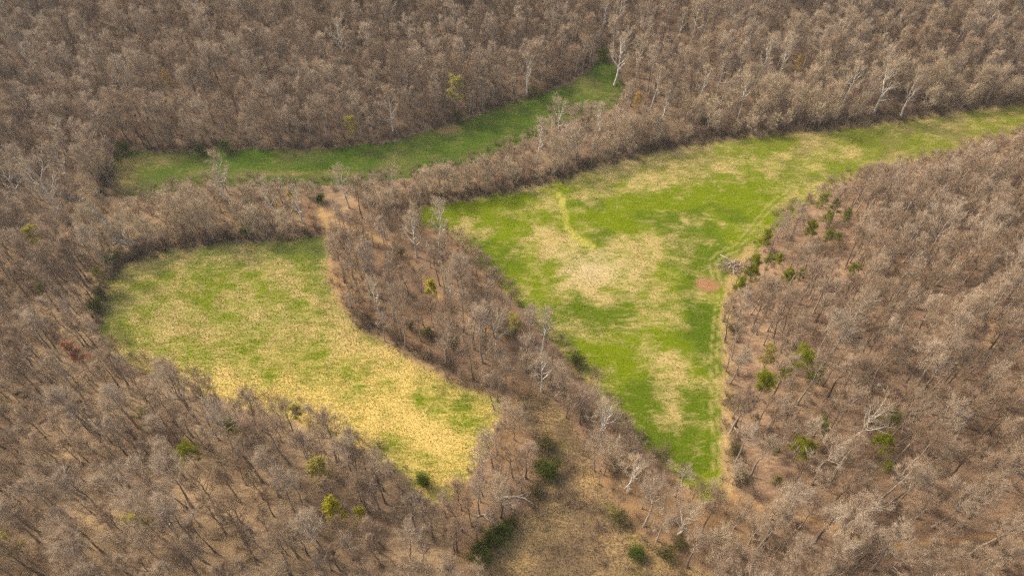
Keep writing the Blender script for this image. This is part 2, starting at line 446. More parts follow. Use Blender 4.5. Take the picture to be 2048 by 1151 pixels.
M['bud'] = leaf_material('yellow_green_buds', [(.2, (.52, .48, .02)), (.8, (.68, .62, .03))], .45)
M['soft_bud'] = leaf_material('soft_olive_buds', [(.2, (.42, .36, .07)), (.8, (.55, .48, .11))], .45)
M['orange_bud'] = leaf_material('orange_buds', [(.2, (.55, .34, .03)), (.8, (.68, .45, .05))], .45)
M['red_bud'] = leaf_material('reddish_buds', [(.2, (.45, .21, .11)), (.8, (.55, .28, .15))], .45)
M['evergreen'] = leaf_material('evergreen_leaves', [(.15, (.05, .065, .007)), (.5, (.10, .135, .01)), (.85, (.16, .20, .014))], .42)
M['dark_shrub'] = leaf_material('dark_olive_leaves', [(.15, (.055, .055, .014)), (.5, (.11, .11, .025)), (.85, (.17, .16, .04))], .35)
M['brush'] = wood_material('brush_stems', [(.15, (.19, .13, .08)), (.5, (.28, .19, .12)), (.9, (.38, .27, .16))])
M['log'] = wood_material('weathered_log', [(.2, (.50, .42, .31)), (.8, (.66, .57, .43))], bark=2.5)
M['dark_log'] = wood_material('dark_log', [(.2, (.09, .06, .04)), (.8, (.15, .10, .07))], bark=2.5)
m_, t_, b_ = mat('creek_water'); b_.inputs['Base Color'].default_value = (.03, .035, .03, 1); b_.inputs['Roughness'].default_value = .06
b_.inputs['Specular IOR Level'].default_value = .5
wn = nd(t_, 'ShaderNodeTexNoise'); wn.inputs['Scale'].default_value = 1.6; wb = nd(t_, 'ShaderNodeBump'); wb.inputs['Strength'].default_value = .25
t_.links.new(wn.outputs['Fac'], wb.inputs['Height']); t_.links.new(wb.outputs[0], b_.inputs['Normal']); M['water'] = m_
M['stone'] = wood_material('grey_stone', [(.2, (.22, .21, .2)), (.8, (.40, .38, .35))], bark=1.5)
m_, t_, b_ = mat('grass_blades')
a_ = nd(t_, 'ShaderNodeAttribute', attribute_name='blade_colour'); t_.links.new(a_.outputs['Color'], b_.inputs['Base Color'])
tr_ = nd(t_, 'ShaderNodeBsdfTranslucent'); t_.links.new(a_.outputs['Color'], tr_.inputs[0]); mx_ = nd(t_, 'ShaderNodeMixShader'); mx_.inputs[0].default_value = .3
t_.links.new(b_.outputs[0], mx_.inputs[1]); t_.links.new(tr_.outputs[0], mx_.inputs[2]); t_.links.new(mx_.outputs[0], t_.nodes['Material Output'].inputs[0])
b_.inputs['Specular IOR Level'].default_value = 0.0
M['grass'] = m_

# ------------------------------------------------------------------ mesh builder
class MB:
    def __init__(self):
        self.v = []; self.q = []; self.t = []; self.qm = []; self.tm = []; self.n = 0; self.c = []
    def add(self, v, quads=None, tris=None, m=0, col=None):
        v = np.asarray(v, float).reshape(-1, 3)
        if quads is not None and len(quads):
            q = np.asarray(quads, np.int64) + self.n; self.q.append(q); self.qm.append(np.full(len(q), m))
        if tris is not None and len(tris):
            q = np.asarray(tris, np.int64) + self.n; self.t.append(q); self.tm.append(np.full(len(q), m))
        self.v.append(v); self.n += len(v)
        if col is not None: self.c.append(col)
    def tubes(self, P, rad, sides=3, m=0, cone=False):
        """P (N,k,3) polylines, rad (N,k)"""
        P = np.asarray(P, float); rad = np.asarray(rad, float)
        N, k, _ = P.shape
        T = np.empty_like(P)
        T[:, 1:-1] = P[:, 2:] - P[:, :-2] if k > 2 else T[:, 1:-1]
        T[:, 0] = P[:, 1] - P[:, 0]; T[:, -1] = P[:, -1] - P[:, -2]
        T /= np.linalg.norm(T, axis=2, keepdims=True) + 1e-9
        ax = np.where(np.abs(T[..., 2:3]) > .9, np.array([1., 0, 0]), np.array([0, 0, 1.]))
        A = np.cross(T, ax); A /= np.linalg.norm(A, axis=2, keepdims=True) + 1e-9
        B = np.cross(T, A)
        th = np.arange(sides) * 2 * math.pi / sides
        ring = P[:, :, None, :] + rad[:, :, None, None] * (np.cos(th)[None, None, :, None] * A[:, :, None, :] + np.sin(th)[None, None, :, None] * B[:, :, None, :])
        i = np.arange(N)[:, None, None]; s = np.arange(sides)[None, None, :]; s2 = (s + 1) % sides
        if cone and k == 2:
            v = np.concatenate([ring[:, 0], P[:, 1:2]], axis=1)
            base = i[:, :, 0] * (sides + 1)
            tri = np.stack([base + s[:, 0], base + s2[:, 0], np.broadcast_to(base + sides, (N, sides))], axis=-1)
            self.add(v.reshape(-1, 3), tris=tri.reshape(-1, 3), m=m)
            return
        j = np.arange(k - 1)[None, :, None]
        b0 = (i * k + j) * sides; b1 = b0 + sides
        q = np.stack([b0 + s, b0 + s2, b1 + s2, b1 + s], axis=-1)
        self.add(ring.reshape(-1, 3), quads=q.reshape(-1, 4), m=m)
    def mesh(self, name, mats, smooth=False):
        me = bpy.data.meshes.new(name)
        v = np.concatenate(self.v)
        q = np.concatenate(self.q) if self.q else np.zeros((0, 4), np.int64)
        t = np.concatenate(self.t) if self.t else np.zeros((0, 3), np.int64)
        nq, ntr = len(q), len(t)
        me.vertices.add(len(v)); me.vertices.foreach_set('co', v.astype(np.float32).ravel())
        me.loops.add(nq * 4 + ntr * 3)
        me.loops.foreach_set('vertex_index', np.concatenate([q.ravel(), t.ravel()]).astype(np.int32))
        me.polygons.add(nq + ntr)
        me.polygons.foreach_set('loop_start', np.concatenate([np.arange(nq) * 4, nq * 4 + np.arange(ntr) * 3]).astype(np.int32))
        me.polygons.foreach_set('material_index', np.concatenate(self.qm + self.tm).astype(np.int32))
        if smooth: me.polygons.foreach_set('use_smooth', np.ones(nq + ntr, bool))
        for x in mats: me.materials.append(x)
        if self.c:
            a = me.attributes.new('blade_colour', 'FLOAT_COLOR', 'POINT')
            cc = np.concatenate(self.c); cc = np.concatenate([cc, np.ones((len(cc), 1))], axis=1)
            a.data.foreach_set('color', cc.astype(np.float32).ravel())
        me.update(calc_edges=True)
        return me

def link(name, me, parent=None, loc=None):
    o = bpy.data.objects.new(name, me)
    COL.objects.link(o)
    if parent is not None: o.parent = parent
    if loc is not None: o.location = loc
    return o

def tag(o, label, cat, group=None, kind=None):
    if label: o['label'] = label
    if cat: o['category'] = cat
    if group: o['group'] = group
    if kind: o['kind'] = kind
    return o

def empty(name, loc, rz=0, s=1.0):
    o = bpy.data.objects.new(name, None); COL.objects.link(o)
    o.empty_display_size = .5
    o.location = loc; o.rotation_euler = (0, 0, rz); o.scale = (s, s, s)
    return o

# ------------------------------------------------------------------ the ground, cut into woods floor, meadows and clearing
fx, fy, fz = GXX.ravel(), GYY.ravel(), GZ.ravel()
CA, CB, MIXV, REG = cover(fx, fy, fz)
ii, jj = np.meshgrid(np.arange(NX - 1), np.arange(NY - 1))
b0 = (jj * NX + ii).ravel()
QUADS = np.stack([b0, b0 + 1, b0 + 1 + NX, b0 + NX], axis=1)
QREG = REG[QUADS[:, 0]]

def ground_piece(name, sel, extra=None):
    q = QUADS[sel]
    used, inv = np.unique(q, return_inverse=True)
    v = np.stack([fx[used], fy[used], fz[used]], axis=1)
    ca, cb, mv = CA[used], CB[used], MIXV[used]
    q = inv.reshape(-1, 4)
    if extra is not None:
        ev, eq = extra
        ea, eb, em, _ = cover(ev[:, 0], np.maximum(ev[:, 1], 30), ev[:, 2])
        far = (ev[:, 1] < 60) | (np.abs(ev[:, 0]) > 230) | (ev[:, 1] > 300)
        ea[far] = LIT_T; eb[far] = LIT_T2; em[far] = .5
        q = np.concatenate([q, eq + len(v)]); v = np.concatenate([v, ev])
        ca = np.concatenate([ca, ea]); cb = np.concatenate([cb, eb]); mv = np.concatenate([mv, em])
    mb = MB(); mb.add(v, quads=q)
    me = mb.mesh(name, [M['ground']], smooth=True)
    for nm, arr in (('colour_a', ca), ('colour_b', cb)):
        a = me.attributes.new(nm, 'FLOAT_COLOR', 'POINT')
        a.data.foreach_set('color', np.concatenate([arr, np.ones((len(arr), 1))], axis=1).astype(np.float32).ravel())
    a = me.attributes.new('share_b', 'FLOAT', 'POINT'); a.data.foreach_set('value', mv.astype(np.float32))
    o = link(name, me); o['kind'] = 'structure'
    return o

# coarse skirt of terrain round the fine sheet, out to the horizon
def skirt():
    xs = np.concatenate([[-2600, -1700, -1100, -750, -500, -360], np.linspace(GX0, GX1, 15), [360, 500, 750, 1100, 1700, 2600]])
    ys = np.concatenate([[-2600, -1500, -800, -400, -180, -70], np.linspace(GY0, GY1, 11), [390, 480, 640, 900, 1400, 2600]])
    X, Y = np.meshgrid(xs, ys)
    Z = height_fn(X, Y)
    V = np.stack([X.ravel(), Y.ravel(), Z.ravel()], axis=1)
    q = []
    for j in range(len(ys) - 1):
        for i in range(len(xs) - 1):
            if GX0 - .1 <= xs[i] and xs[i + 1] <= GX1 + .1 and GY0 - .1 <= ys[j] and ys[j + 1] <= GY1 + .1: continue
            a = j * len(xs) + i
            q.append((a, a + 1, a + 1 + len(xs), a + len(xs)))
    return V, np.array(q)

ground_piece('forest_floor', QREG == 0, skirt())
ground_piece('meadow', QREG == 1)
ground_piece('meadow', QREG == 2)
ground_piece('meadow', QREG == 3)
ground_piece('clearing_ground', QREG == 4)

# creek water: a strip in the bed
def creek():
    P = np.array(FCREEK)
    pts = []
    for i in range(len(P) - 1):
        n = max(2, int(np.hypot(*(P[i + 1] - P[i])) / 1.5))
        for k in range(n): pts.append(P[i] + (P[i + 1] - P[i]) * k / n)
    pts = np.array(pts)
    ker = np.ones(7) / 7
    pts = np.stack([np.convolve(np.pad(pts[:, c], 3, 'edge'), ker, 'valid') for c in (0, 1)], axis=1)
    T = np.gradient(pts, axis=0); T /= np.linalg.norm(T, axis=1, keepdims=True)
    Nn = np.stack([-T[:, 1], T[:, 0]], axis=1)
    w = .45 + .7 * vnoise(pts[:, 0], pts[:, 1], 6, 91)
    z = hgt(pts[:, 0], pts[:, 1]) + .40
    z = np.convolve(np.pad(z, 6, 'edge'), np.ones(13) / 13, 'valid')
    rows = []
    for f in (-1, 0, 1):
        rows.append(np.stack([pts[:, 0] + Nn[:, 0] * w * f, pts[:, 1] + Nn[:, 1] * w * f, z], axis=1))
    V = np.stack(rows, axis=1).reshape(-1, 3)
    n = len(pts); q = []
    for i in range(n - 1):
        for k in (0, 1):
            a = i * 3 + k; q.append((a, a + 1, a + 4, a + 3))
    mb = MB(); mb.add(V, quads=q)
    o = link('creek_water', mb.mesh('creek_water', [M['water']], True)); o['kind'] = 'structure'
creek()

# ------------------------------------------------------------------ trees
def perp(T, g):
    a = g.normal(size=T.shape)
    a -= (a * T).sum(-1, keepdims=True) * T
    return a / (np.linalg.norm(a, axis=-1, keepdims=True) + 1e-9)

def children(P, rad, per, t0, t1, length, ang, up, k, g, rfac, rend):
    """k-point child polylines, `per` on each parent polyline"""
    N, kk, _ = P.shape
    t = (np.arange(per)[None] + g.uniform(.1, .9, (N, per))) / per * (t1 - t0) + t0
    f = t * (kk - 1); i = np.minimum(f.astype(int), kk - 2); w = (f - i)[..., None]
    n = np.arange(N)[:, None]
    A = P[n, i]; B = P[n, i + 1]
    pos = (A * (1 - w) + B * w).reshape(-1, 3)
    T = (B - A); T = (T / (np.linalg.norm(T, axis=-1, keepdims=True) + 1e-9)).reshape(-1, 3)
    r0 = (rad[n, i] * (1 - w[..., 0]) + rad[n, i + 1] * w[..., 0]).reshape(-1) * rfac
    an = g.uniform(*ang, len(pos))[:, None]
    D = np.cos(an) * T + np.sin(an) * perp(T, g)
    L = (length(t) if callable(length) else np.full(t.shape, length)).reshape(-1) * g.uniform(.7, 1.25, len(pos))
    out = [pos]; d = D
    for s in range(k - 1):
        d = d + np.array([0, 0, up]) + g.normal(size=d.shape) * .13
        d = d / np.linalg.norm(d, axis=1, keepdims=True)
        out.append(out[-1] + d * (L / (k - 1))[:, None])
    Q = np.stack(out, axis=1)
    rr = r0[:, None] * np.linspace(1, rend, k)[None]
    return Q, rr

def grow(seed, H, Wd, cb, nprim=12, nsec=7, nter=5, ntw=4, lean=.03, rtrunk=.0128, fork=False, twr=.016, tlen=.75, upb=.16, a0=(.4, .85)):
    g = np.random.default_rng(seed)
    k = 10
    zz = np.linspace(0, 1, k)
    wob = np.cumsum(g.normal(size=(k, 2)) * lean * H * .22, axis=0); wob -= wob[0]
    tr = np.stack([wob[:, 0], wob[:, 1], zz * H * .93], axis=1)[None]
    rt = (H * rtrunk * (1 - .86 * zz ** 1.1))[None]; rt[0, 0] *= 1.35
    # primaries
    n = nprim
    t = np.clip(cb + (1 - cb) * (np.arange(n) + g.uniform(.1, .9, n)) / n * .97, 0, .97)
    f = t * (k - 1); i = np.minimum(f.astype(int), k - 2); w = (f - i)[:, None]
    pos = tr[0][i] * (1 - w) + tr[0][i + 1] * w
    s = (t - cb) / (1 - cb)
    azm = np.arange(n) * 2.4 + g.uniform(-.5, .5, n) + g.uniform(0, 6)
    el = .5 + .65 * s + g.uniform(-.15, .2, n)
    D = np.stack([np.cos(azm) * np.cos(el), np.sin(azm) * np.cos(el), np.sin(el)], axis=1)
    L = Wd * (.62 + .55 * np.sin(math.pi * np.clip(.18 + .62 * s, 0, 1)) - .25 * s) * g.uniform(.75, 1.2, n)
    out = [pos]; d = D
    for q in range(5):
        d = d + np.array([0, 0, upb]) + g.normal(size=d.shape) * .11
        d /= np.linalg.norm(d, axis=1, keepdims=True)
        out.append(out[-1] + d * (L / 5)[:, None])
    P1 = np.stack(out, axis=1)
    r1 = (rt[0][i] * (.72 if fork else .56) + .015)[:, None] * np.linspace(1, .22, 6)[None]
    P1 = np.concatenate([P1, np.stack([tr[0, -1] + (tr[0, -1] - tr[0, -3]) * .25 * q / 5 for q in range(6)])[None]])
    r1 = np.concatenate([r1, np.linspace(rt[0, -1], .02, 6)[None]])
    P2, r2 = children(P1, r1, nsec, .28, 1.0, lambda t: (.52 - .26 * t) * Wd * .95, a0, .20, 4, g, .62, .35)
    P3, r3 = children(P2, r2, nter, .25, 1.0, lambda t: (.30 - .10 * t) * Wd * .9, (.3, .75), .16, 3, g, .6, .5)
    r2 = np.maximum(r2, .016); r3 = np.maximum(r3, .012)
    P4, r4 = children(P3, r3, ntw, .25, 1.0, tlen, (.25, .7), .22, 2, g, .7, .1)
    r4 = np.maximum(r4, twr)
    return dict(tr=tr, rt=rt, P1=P1, r1=r1, P2=P2, r2=r2, P3=P3, r3=r3, P4=P4, r4=r4, g=g)

def leaves_at(mb, pts, size, g, m, flat=.0):
    """leaf-sized triangles at points"""
    n = len(pts)
    a = g.normal(size=(n, 3)); a /= np.linalg.norm(a, axis=1, keepdims=True)
    b = perp(a, g)
    s = size * g.uniform(.6, 1.3, n)[:, None]
    v = np.stack([pts - a * s * .6, pts + a * s * .6 + b * s * .25, pts + b * s * .9], axis=1)
    mb.add(v.reshape(-1, 3), tris=np.arange(n * 3).reshape(-1, 3), m=m)

PROTO = bpy.data.collections.new('tree_prototypes')      # not linked: holds joined copies for the far woods only
class Kind: pass

def tree_kind(name, gr, bark, limb, twig, leaf=None, leafn=0, leafsize=.2, whole=False, big=False):
    K = Kind()
    K.H = float(gr['P4'][..., 2].max())
    def trunk(mb, m): mb.tubes(gr['tr'], gr['rt'], 7, m)
    def crown(mb, ml, mt, mf):
        mb.tubes(gr['P1'], gr['r1'], 4, ml)
        mb.tubes(gr['P2'], gr['r2'], 3, ml if big else mt)
        mb.tubes(gr['P3'][:, [0, 2]] if not big else gr['P3'], gr['r3'][:, [0, 2]] if not big else gr['r3'], 3, mt)
        mb.tubes(gr['P4'], gr['r4'], 3, mt, cone=True)
        if leaf:
            e = gr['P4']; g = gr['g']
            idx = g.integers(0, len(e), leafn); w = g.uniform(.2, 1.1, (leafn, 1))
            leaves_at(mb, e[idx, 0] * (1 - w) + e[idx, 1] * w + g.normal(size=(leafn, 3)) * .1, leafsize, g, mf)
    a = MB(); trunk(a, 0); K.trunk = a.mesh('trunk', [M[bark]], True)
    ms = [M[limb], M[twig]] + ([M[leaf]] if leaf else [])
    a = MB(); crown(a, 0, 1, 2); K.crown = a.mesh('crown', ms)
    if whole:
        a = MB(); trunk(a, 0); crown(a, 1, 2, 3)
        K.whole = bpy.data.objects.new(name, a.mesh(name, [M[bark]] + ms)); PROTO.objects.link(K.whole)
    return K

BARE = []
specs = [(16, 3.7, .54), (18, 4.2, .56), (12.5, 4.0, .36), (19, 4.0, .60), (13, 5.0, .34), (17, 3.3, .56), (11, 3.8, .32), (18, 5.0, .50), (12, 4.6, .30), (15, 5.6, .38)]
FOREST = np.array([0, 1, 3, 5, 7])
for n, (H, Wd, cb) in enumerate(specs):
    BARE.append(tree_kind('bare_%02d' % n, grow(100 + n, H, Wd, cb, nprim=9 + n % 5, nsec=6, nter=5, ntw=4, tlen=1.15, twr=.018, rtrunk=.0165 if cb > .48 else .014, lean=.02 + .012 * (n % 3)), 'bark', 'bark', 'twig', whole=True))
NBARE = len(BARE)
for n, (H, Wd, cb) in enumerate([(9.5, 3.6, .25), (11, 3.8, .3), (8, 3.4, .2)]):
    BARE.append(tree_kind('tan_%02d' % n, grow(150 + n, H, Wd, cb, nprim=11, nsec=6, nter=5, ntw=3, tlen=1.0, twr=.018, lean=.05), 'pale_wood', 'pale_wood', 'pale_twig', whole=True))
PALE = []
for n, (H, Wd, cb) in enumerate([(17, 6.2, .26), (19, 5.6, .32), (15.5, 6.0, .24), (17, 4.6, .34), (14.5, 4.1, .30)]):
    PALE.append(tree_kind('pale_%02d' % n, grow(300 + n, H, Wd, cb, nprim=8 + n % 3, nsec=6, nter=5, ntw=5, tlen=1.0, twr=.018, lean=.05, rtrunk=.021, fork=True, a0=(.5, 1.1)), 'pale_bark', 'pale_bark', 'pale_twig', big=True))
def small(seed, H, Wd, cb): return grow(seed, H, Wd, cb, nprim=10, nsec=6, nter=5, ntw=5, lean=.05)
BUD = {c: tree_kind('b' + c, small(400 + n, 11.0, 2.9, .35), 'bark', 'bark', 'twig', leaf=c, leafn=5200 if c == 'bud' else 1400 if c == 'orange_bud' else 3000, leafsize=.24) for n, c in enumerate(['bud', 'soft_bud', 'orange_bud', 'red_bud'])}

def pine_kind(seed, H, Wd, cb, leaf, dens=1.0):
    g = np.random.default_rng(seed)
    gr = grow(seed, H, Wd, cb, nprim=15, nsec=5, nter=3, ntw=2, lean=.05, rtrunk=.010, upb=.05)
    K = Kind(); K.H = H
    a = MB(); a.tubes(gr['tr'], gr['rt'], 7, 0); K.trunk = a.mesh('trunk', [M['bark']], True)
    a = MB(); a.tubes(gr['P1'], gr['r1'], 4, 0); a.tubes(gr['P2'], gr['r2'], 3, 0)
    tips = np.concatenate([gr['P2'][:, 2], gr['P2'][:, 3], gr['P3'][:, 1], gr['P3'][:, 2]])
    tips = tips[g.random(len(tips)) < dens]
    per = 34
    pts = np.repeat(tips, per, axis=0) + g.normal(size=(len(tips) * per, 3)) * np.array([.28, .28, .13])
    leaves_at(a, pts, .135, g, 1)
    K.crown = a.mesh('crown', [M['bark'], M[leaf]])
    return K
PINE = [pine_kind(500, 15, 3.0, .52, 'pine'), pine_kind(501, 13, 3.4, .50, 'pine', .85), pine_kind(502, 11, 2.5, .42, 'pine')]
DULL = [pine_kind(510, 11, 2.6, .45, 'dull_pine', .4), pine_kind(511, 9, 2.3, .4, 'dull_pine', .38)]

def shrub_kind(seed, H, Wd, leaf, n=2600, size=.2):
    """stems fanning from the base under an uneven dome of small leaves"""
    g = np.random.default_rng(seed)
    ns = 9
    azm = np.arange(ns) * 2.4 + g.uniform(0, .6, ns); el = g.uniform(.7, 1.4, ns)
    D = np.stack([np.cos(azm) * np.cos(el), np.sin(azm) * np.cos(el), np.sin(el)], axis=1)
    L = H * g.uniform(.6, .95, ns)
    P = np.stack([D * (L * q / 3)[:, None] + np.array([0, 0, .1 * q]) + (g.normal(size=(ns, 3)) * .1 * (q > 0)) for q in range(4)], axis=1)
    r = np.linspace(.06, .02, 4)[None].repeat(ns, 0)
    P2, r2 = children(P, r, 7, .3, 1, Wd * .55, (.5, 1.1), .1, 3, g, .7, .4)
    K = Kind(); K.H = H
    a = MB(); a.tubes(P, r, 4, 0); a.tubes(P2, r2, 3, 0); K.trunk = a.mesh('stems', [M['brush']])
    ends = np.concatenate([P2[:, 1], P2[:, 2], P[:, 3]])
    idx = g.integers(0, len(ends), n)
    pts = ends[idx] + g.normal(size=(n, 3)) * np.array([.34, .34, .26]) * (Wd / 2.2)
    pts = pts[pts[:, 2] > .1]
    a = MB(); leaves_at(a, pts, size, g, 0); K.crown = a.mesh('foliage', [M[leaf]])
    return K
EVER = [shrub_kind(600 + n, *q, 'evergreen') for n, q in enumerate([(3.6, 2.6), (2.8, 2.4), (4.6, 2.6)])]
DARK = [shrub_kind(620 + n, *q, 'dark_shrub', 1300) for n, q in enumerate([(3.2, 2.8), (2.6, 2.6)])]

def place(K, name, u, v, label, frac=.6, s=1.0, rz=None, cat='tree', group=None, lean=(0, 0), base=None, parts=('trunk', 'crown')):
    """the thing whose height share `frac` is seen at pixel (u, v)"""
    if base is None: x, y, z = at(u, v, K.H * s * frac)
    else: x, y, z = base
    o = empty(name, (x, y, z - .08), 0, s)
    o.rotation_euler = (lean[0], lean[1], rng.uniform(0, 6.28) if rz is None else rz)
    tag(o, label, cat, group)
    link(parts[0], K.trunk, o); link(parts[1], K.crown, o)
    TAKEN.append((x, y, 2.7 if K.H * s > 8 else 1.6)); SEEN.append((u, v))
    return o

TAKEN = []; SEEN = []
# white-barked trees, each told by what it stands beside
PALES = [
 (75, 352, 0, 1.05, 'white-limbed spreading bare tree deep in the left wood above the creek pool', .62),
 (98, 395, 2, .95, 'low white-branched tree just below the largest white tree in the left wood', .6),
 (8, 350, 0, .9, 'bright white forked tree cut by the left picture edge', .6),
 (112, 316, 4, 1.0, 'small white tree above the spreading white tree in the left wood', .6),
 (450, 375, 3, .85, 'white tree at the left end of the creek strip below the upper meadow', .55),
 (432, 325, 4, .95, 'pale tan tree standing alone out into the left of the upper meadow', .7),
 (540, 392, 3, .85, 'slender white tree in the creek strip above the middle of the left meadow', .55),
 (592, 402, 4, .85, 'small white forked tree left of the sandy track crossing', .55),
 (685, 360, 0, .8, 'broad pale tree at the head of the sandy track by the creek', .6),
 (780, 355, 2, .9, 'white wide-forked tree right of the sandy track by the upper meadow', .6),
 (735, 392, 4, .85, 'small pale tree just below the wide-forked white tree', .6),
 (872, 440, 3, 1.0, 'tall white snag-like tree at the green upper tip of the middle wood', .55),
 (826, 462, 4, 1.0, 'thin white-stemmed tree left of the tall snag-like tree', .55),
 (750, 580, 3, .8, 'white leaning tree on the left side of the middle wood', .6),
 (900, 560, 2, .75, 'pale fan-branched tree beside the yellow-green bush in the middle wood', .6),
 (990, 650, 2, .8, 'white antler-branched tree in the middle wood right of the dirt trail', .6),
 (1086, 652, 3, .85, 'white tree at the right edge of the middle wood near the green field', .6),
 (1075, 278, 3, .9, 'white-stemmed tree at the near edge of the upper meadow', .5),
 (1125, 232, 1, .9, 'tall pale tree standing at the right half of the upper meadow', .6),
 (1192, 238, 3, .9, 'white tree right of the tall pale tree by the upper meadow', .6),
 (1055, 138, 4, 1.0, 'lone white tree on the wooded slope above the upper meadow', .6),
 (1238, 98, 1, .95, 'big pale tree at the far tip of the upper meadow', .6),
 (1282, 96, 4, 1.0, 'small pale tree right of the big one at the meadow tip', .65),
 (1312, 158, 3, .9, 'white tree in the wood right of the upper meadow tip', .65),
 (1333, 192, 3, .9, 'forked white tree lower right of the upper meadow tip', .65),
 (1206, 22, 3, .95, 'white tree at the top picture edge above the meadow tip', .6),
 (1243, 10, 4, 1.0, 'small white tree cut by the top picture edge', .7),
 (1708, 158, 4, 1.1, 'white tree above the far right end of the long meadow', .6),
 (1782, 158, 1, .95, 'large white leaning tree above the far right end of the long meadow', .6),
 (1832, 172, 3, 1.0, 'white tree sprawling right of the large leaning one', .6),
 (1530, 105, 3, 1.0, 'tall thin pale tree high on the far right slope', .6),
 (1572, 108, 3, .9, 'second thin pale tree high on the far right slope', .6),
 (1446, 138, 4, 1.0, 'slim white tree in the wood behind the long meadow', .6),
 (1410, 158, 4, .9, 'small white twin stems left of the slim white tree', .6),
 (1492, 182, 4, .95, 'low white star-shaped tree behind the long meadow', .6),
 (1395, 30, 4, 1.0, 'thin white tree near the top picture edge right of centre', .6),
 (1362, 45, 3, .8, 'pale tan tree near the top picture edge right of centre', .6),
 (675, 65, 1, .8, 'pale yellowish tree near the top picture edge left of centre', .6),
 (778, 208, 4, 1.1, 'pale cream tree on the slope above the upper meadow', .6),
 (28, 72, 0, .75, 'pale round-crowned tree in the upper left corner', .7),
 (230, 145, 0, .75, 'round pale-twigged tree above the gully at upper left', .7),
 (962, 918, 4, .85, 'small white tree at the lower tip of the left meadow', .6),
 (1215, 825, 2, .85, 'pale tree with arching limbs in the strip left of the green field', .6),
 (1378, 1022, 2, .8, 'white starburst tree near the bottom below the green field tip', .6),
 (1268, 940, 4, .9, 'small white-branched tree in the strip above the clearing', .6),
 (1742, 830, 2, .85, 'broad pale-limbed tree standing among the pines of the right wood', .6),
 (1085, 735, 4, .9, 'pale low tree where the middle wood narrows', .6),
]
for u, v, k, s, lab, fr in PALES:
    place(PALE[k], 'sycamore_tree', u, v, lab, fr, s * .92, group='white-barked trees')

PINES = [
 (1530, 765, PINE[0], 1.0, 'tall bright green pine leaning beside the right field edge', .75),
 (1603, 728, PINE[1], 1.15, 'broad spreading green pine in the right wood', .75),
 (1632, 748, DULL[0], .9, 'dull green pine tucked against the broad spreading pine', .75),
 (1566, 748, PINE[2], .5, 'small pine between the two largest pines', .75),
 (1512, 528, PINE[2], .9, 'green pine at the upper end of the row behind the brush pile', .75),
 (1502, 550, PINE[1], .75, 'green pine in the middle of the row behind the brush pile', .75),
 (1482, 566, PINE[2], .7, 'low green pine at the lower end of the row behind the brush pile', .75),
 (1540, 522, DULL[0], .85, 'dull rounded pine right of the brush pile row', .75),
 (1560, 518, PINE[2], .55, 'small bright pine farthest right of the brush pile row', .75),
 (1574, 552, PINE[2], .75, 'bright-topped pine below right of the brush pile row', .75),
 (1604, 548, DULL[1], .7, 'small dull pine right of the bright-topped pine', .75),
 (1531, 472, PINE[2], .8, 'green pine near the field edge above the brush pile', .75),
 (1620, 456, PINE[2], .8, 'slim bright pine upright on the slope above the brush pile', .75),
 (1656, 472, DULL[1], .95, 'dull olive pine right of the slim bright pine', .75),
 (1676, 474, DULL[1], .6, 'small olive pine touching the dull olive pine', .75),
 (1709, 540, PINE[2], .8, 'lone round pine out in the right wood', .8),
 (1644, 402, DULL[0], 1.0, 'dark pine at the top of the right wood', .75),
 (1672, 412, DULL[1], .9, 'faint pine right of the dark pine at the wood top', .75),
 (1655, 436, DULL[1], .9, 'faint pine below the dark pine at the wood top', .75),
 (1692, 432, DULL[1], .9, 'faint grey-green pine right of the faint pair', .75),
 (1601, 893, PINE[1], .75, 'dense green pine, left of a close pair in the lower right wood', .75),
 (1622, 898, PINE[2], .7, 'dense green pine, right of a close pair in the lower right wood', .75),
 (1764, 886, PINE[1], .75, 'round bright pine standing alone below the broad pale tree', .75),
 (1642, 852, DULL[0], .95, 'hazy olive pine above the close pine pair', .75),
 (1786, 836, DULL[1], .95, 'hazy olive pine right of the broad pale tree', .75),
 (1774, 932, DULL[1], .7, 'small yellowish pine below the round bright pine', .75),
 (1551, 903, DULL[1], .5, 'tiny dark pine left of the close pine pair', .75),
 (1556, 960, DULL[1], .45, 'tiny dark pine below left of the close pine pair', .75),
 (1636, 753, DULL[1], .4, 'tiny dark pine seedling under the broad pine', .7),
 (290, 836, DULL[0], .8, 'round green pine, leftmost in the lower left wood', .75),
 (375, 905, PINE[1], .8, 'wide bright green pine in the lower left wood', .75),
 (459, 850, PINE[2], .75, 'narrow green pine right of centre in the lower left wood', .75),
 (589, 822, PINE[2], .6, 'small bright pine near the golden edge of the left meadow', .75),
 (80, 578, DULL[1], .8, 'faint green pine in the wood left of the left meadow', .75),
]
for u, v, K, s, lab, fr in PINES:
    place(K, 'pine_tree', u, v, lab, fr, s * .76, cat='pine tree', group='pines among the bare woods')

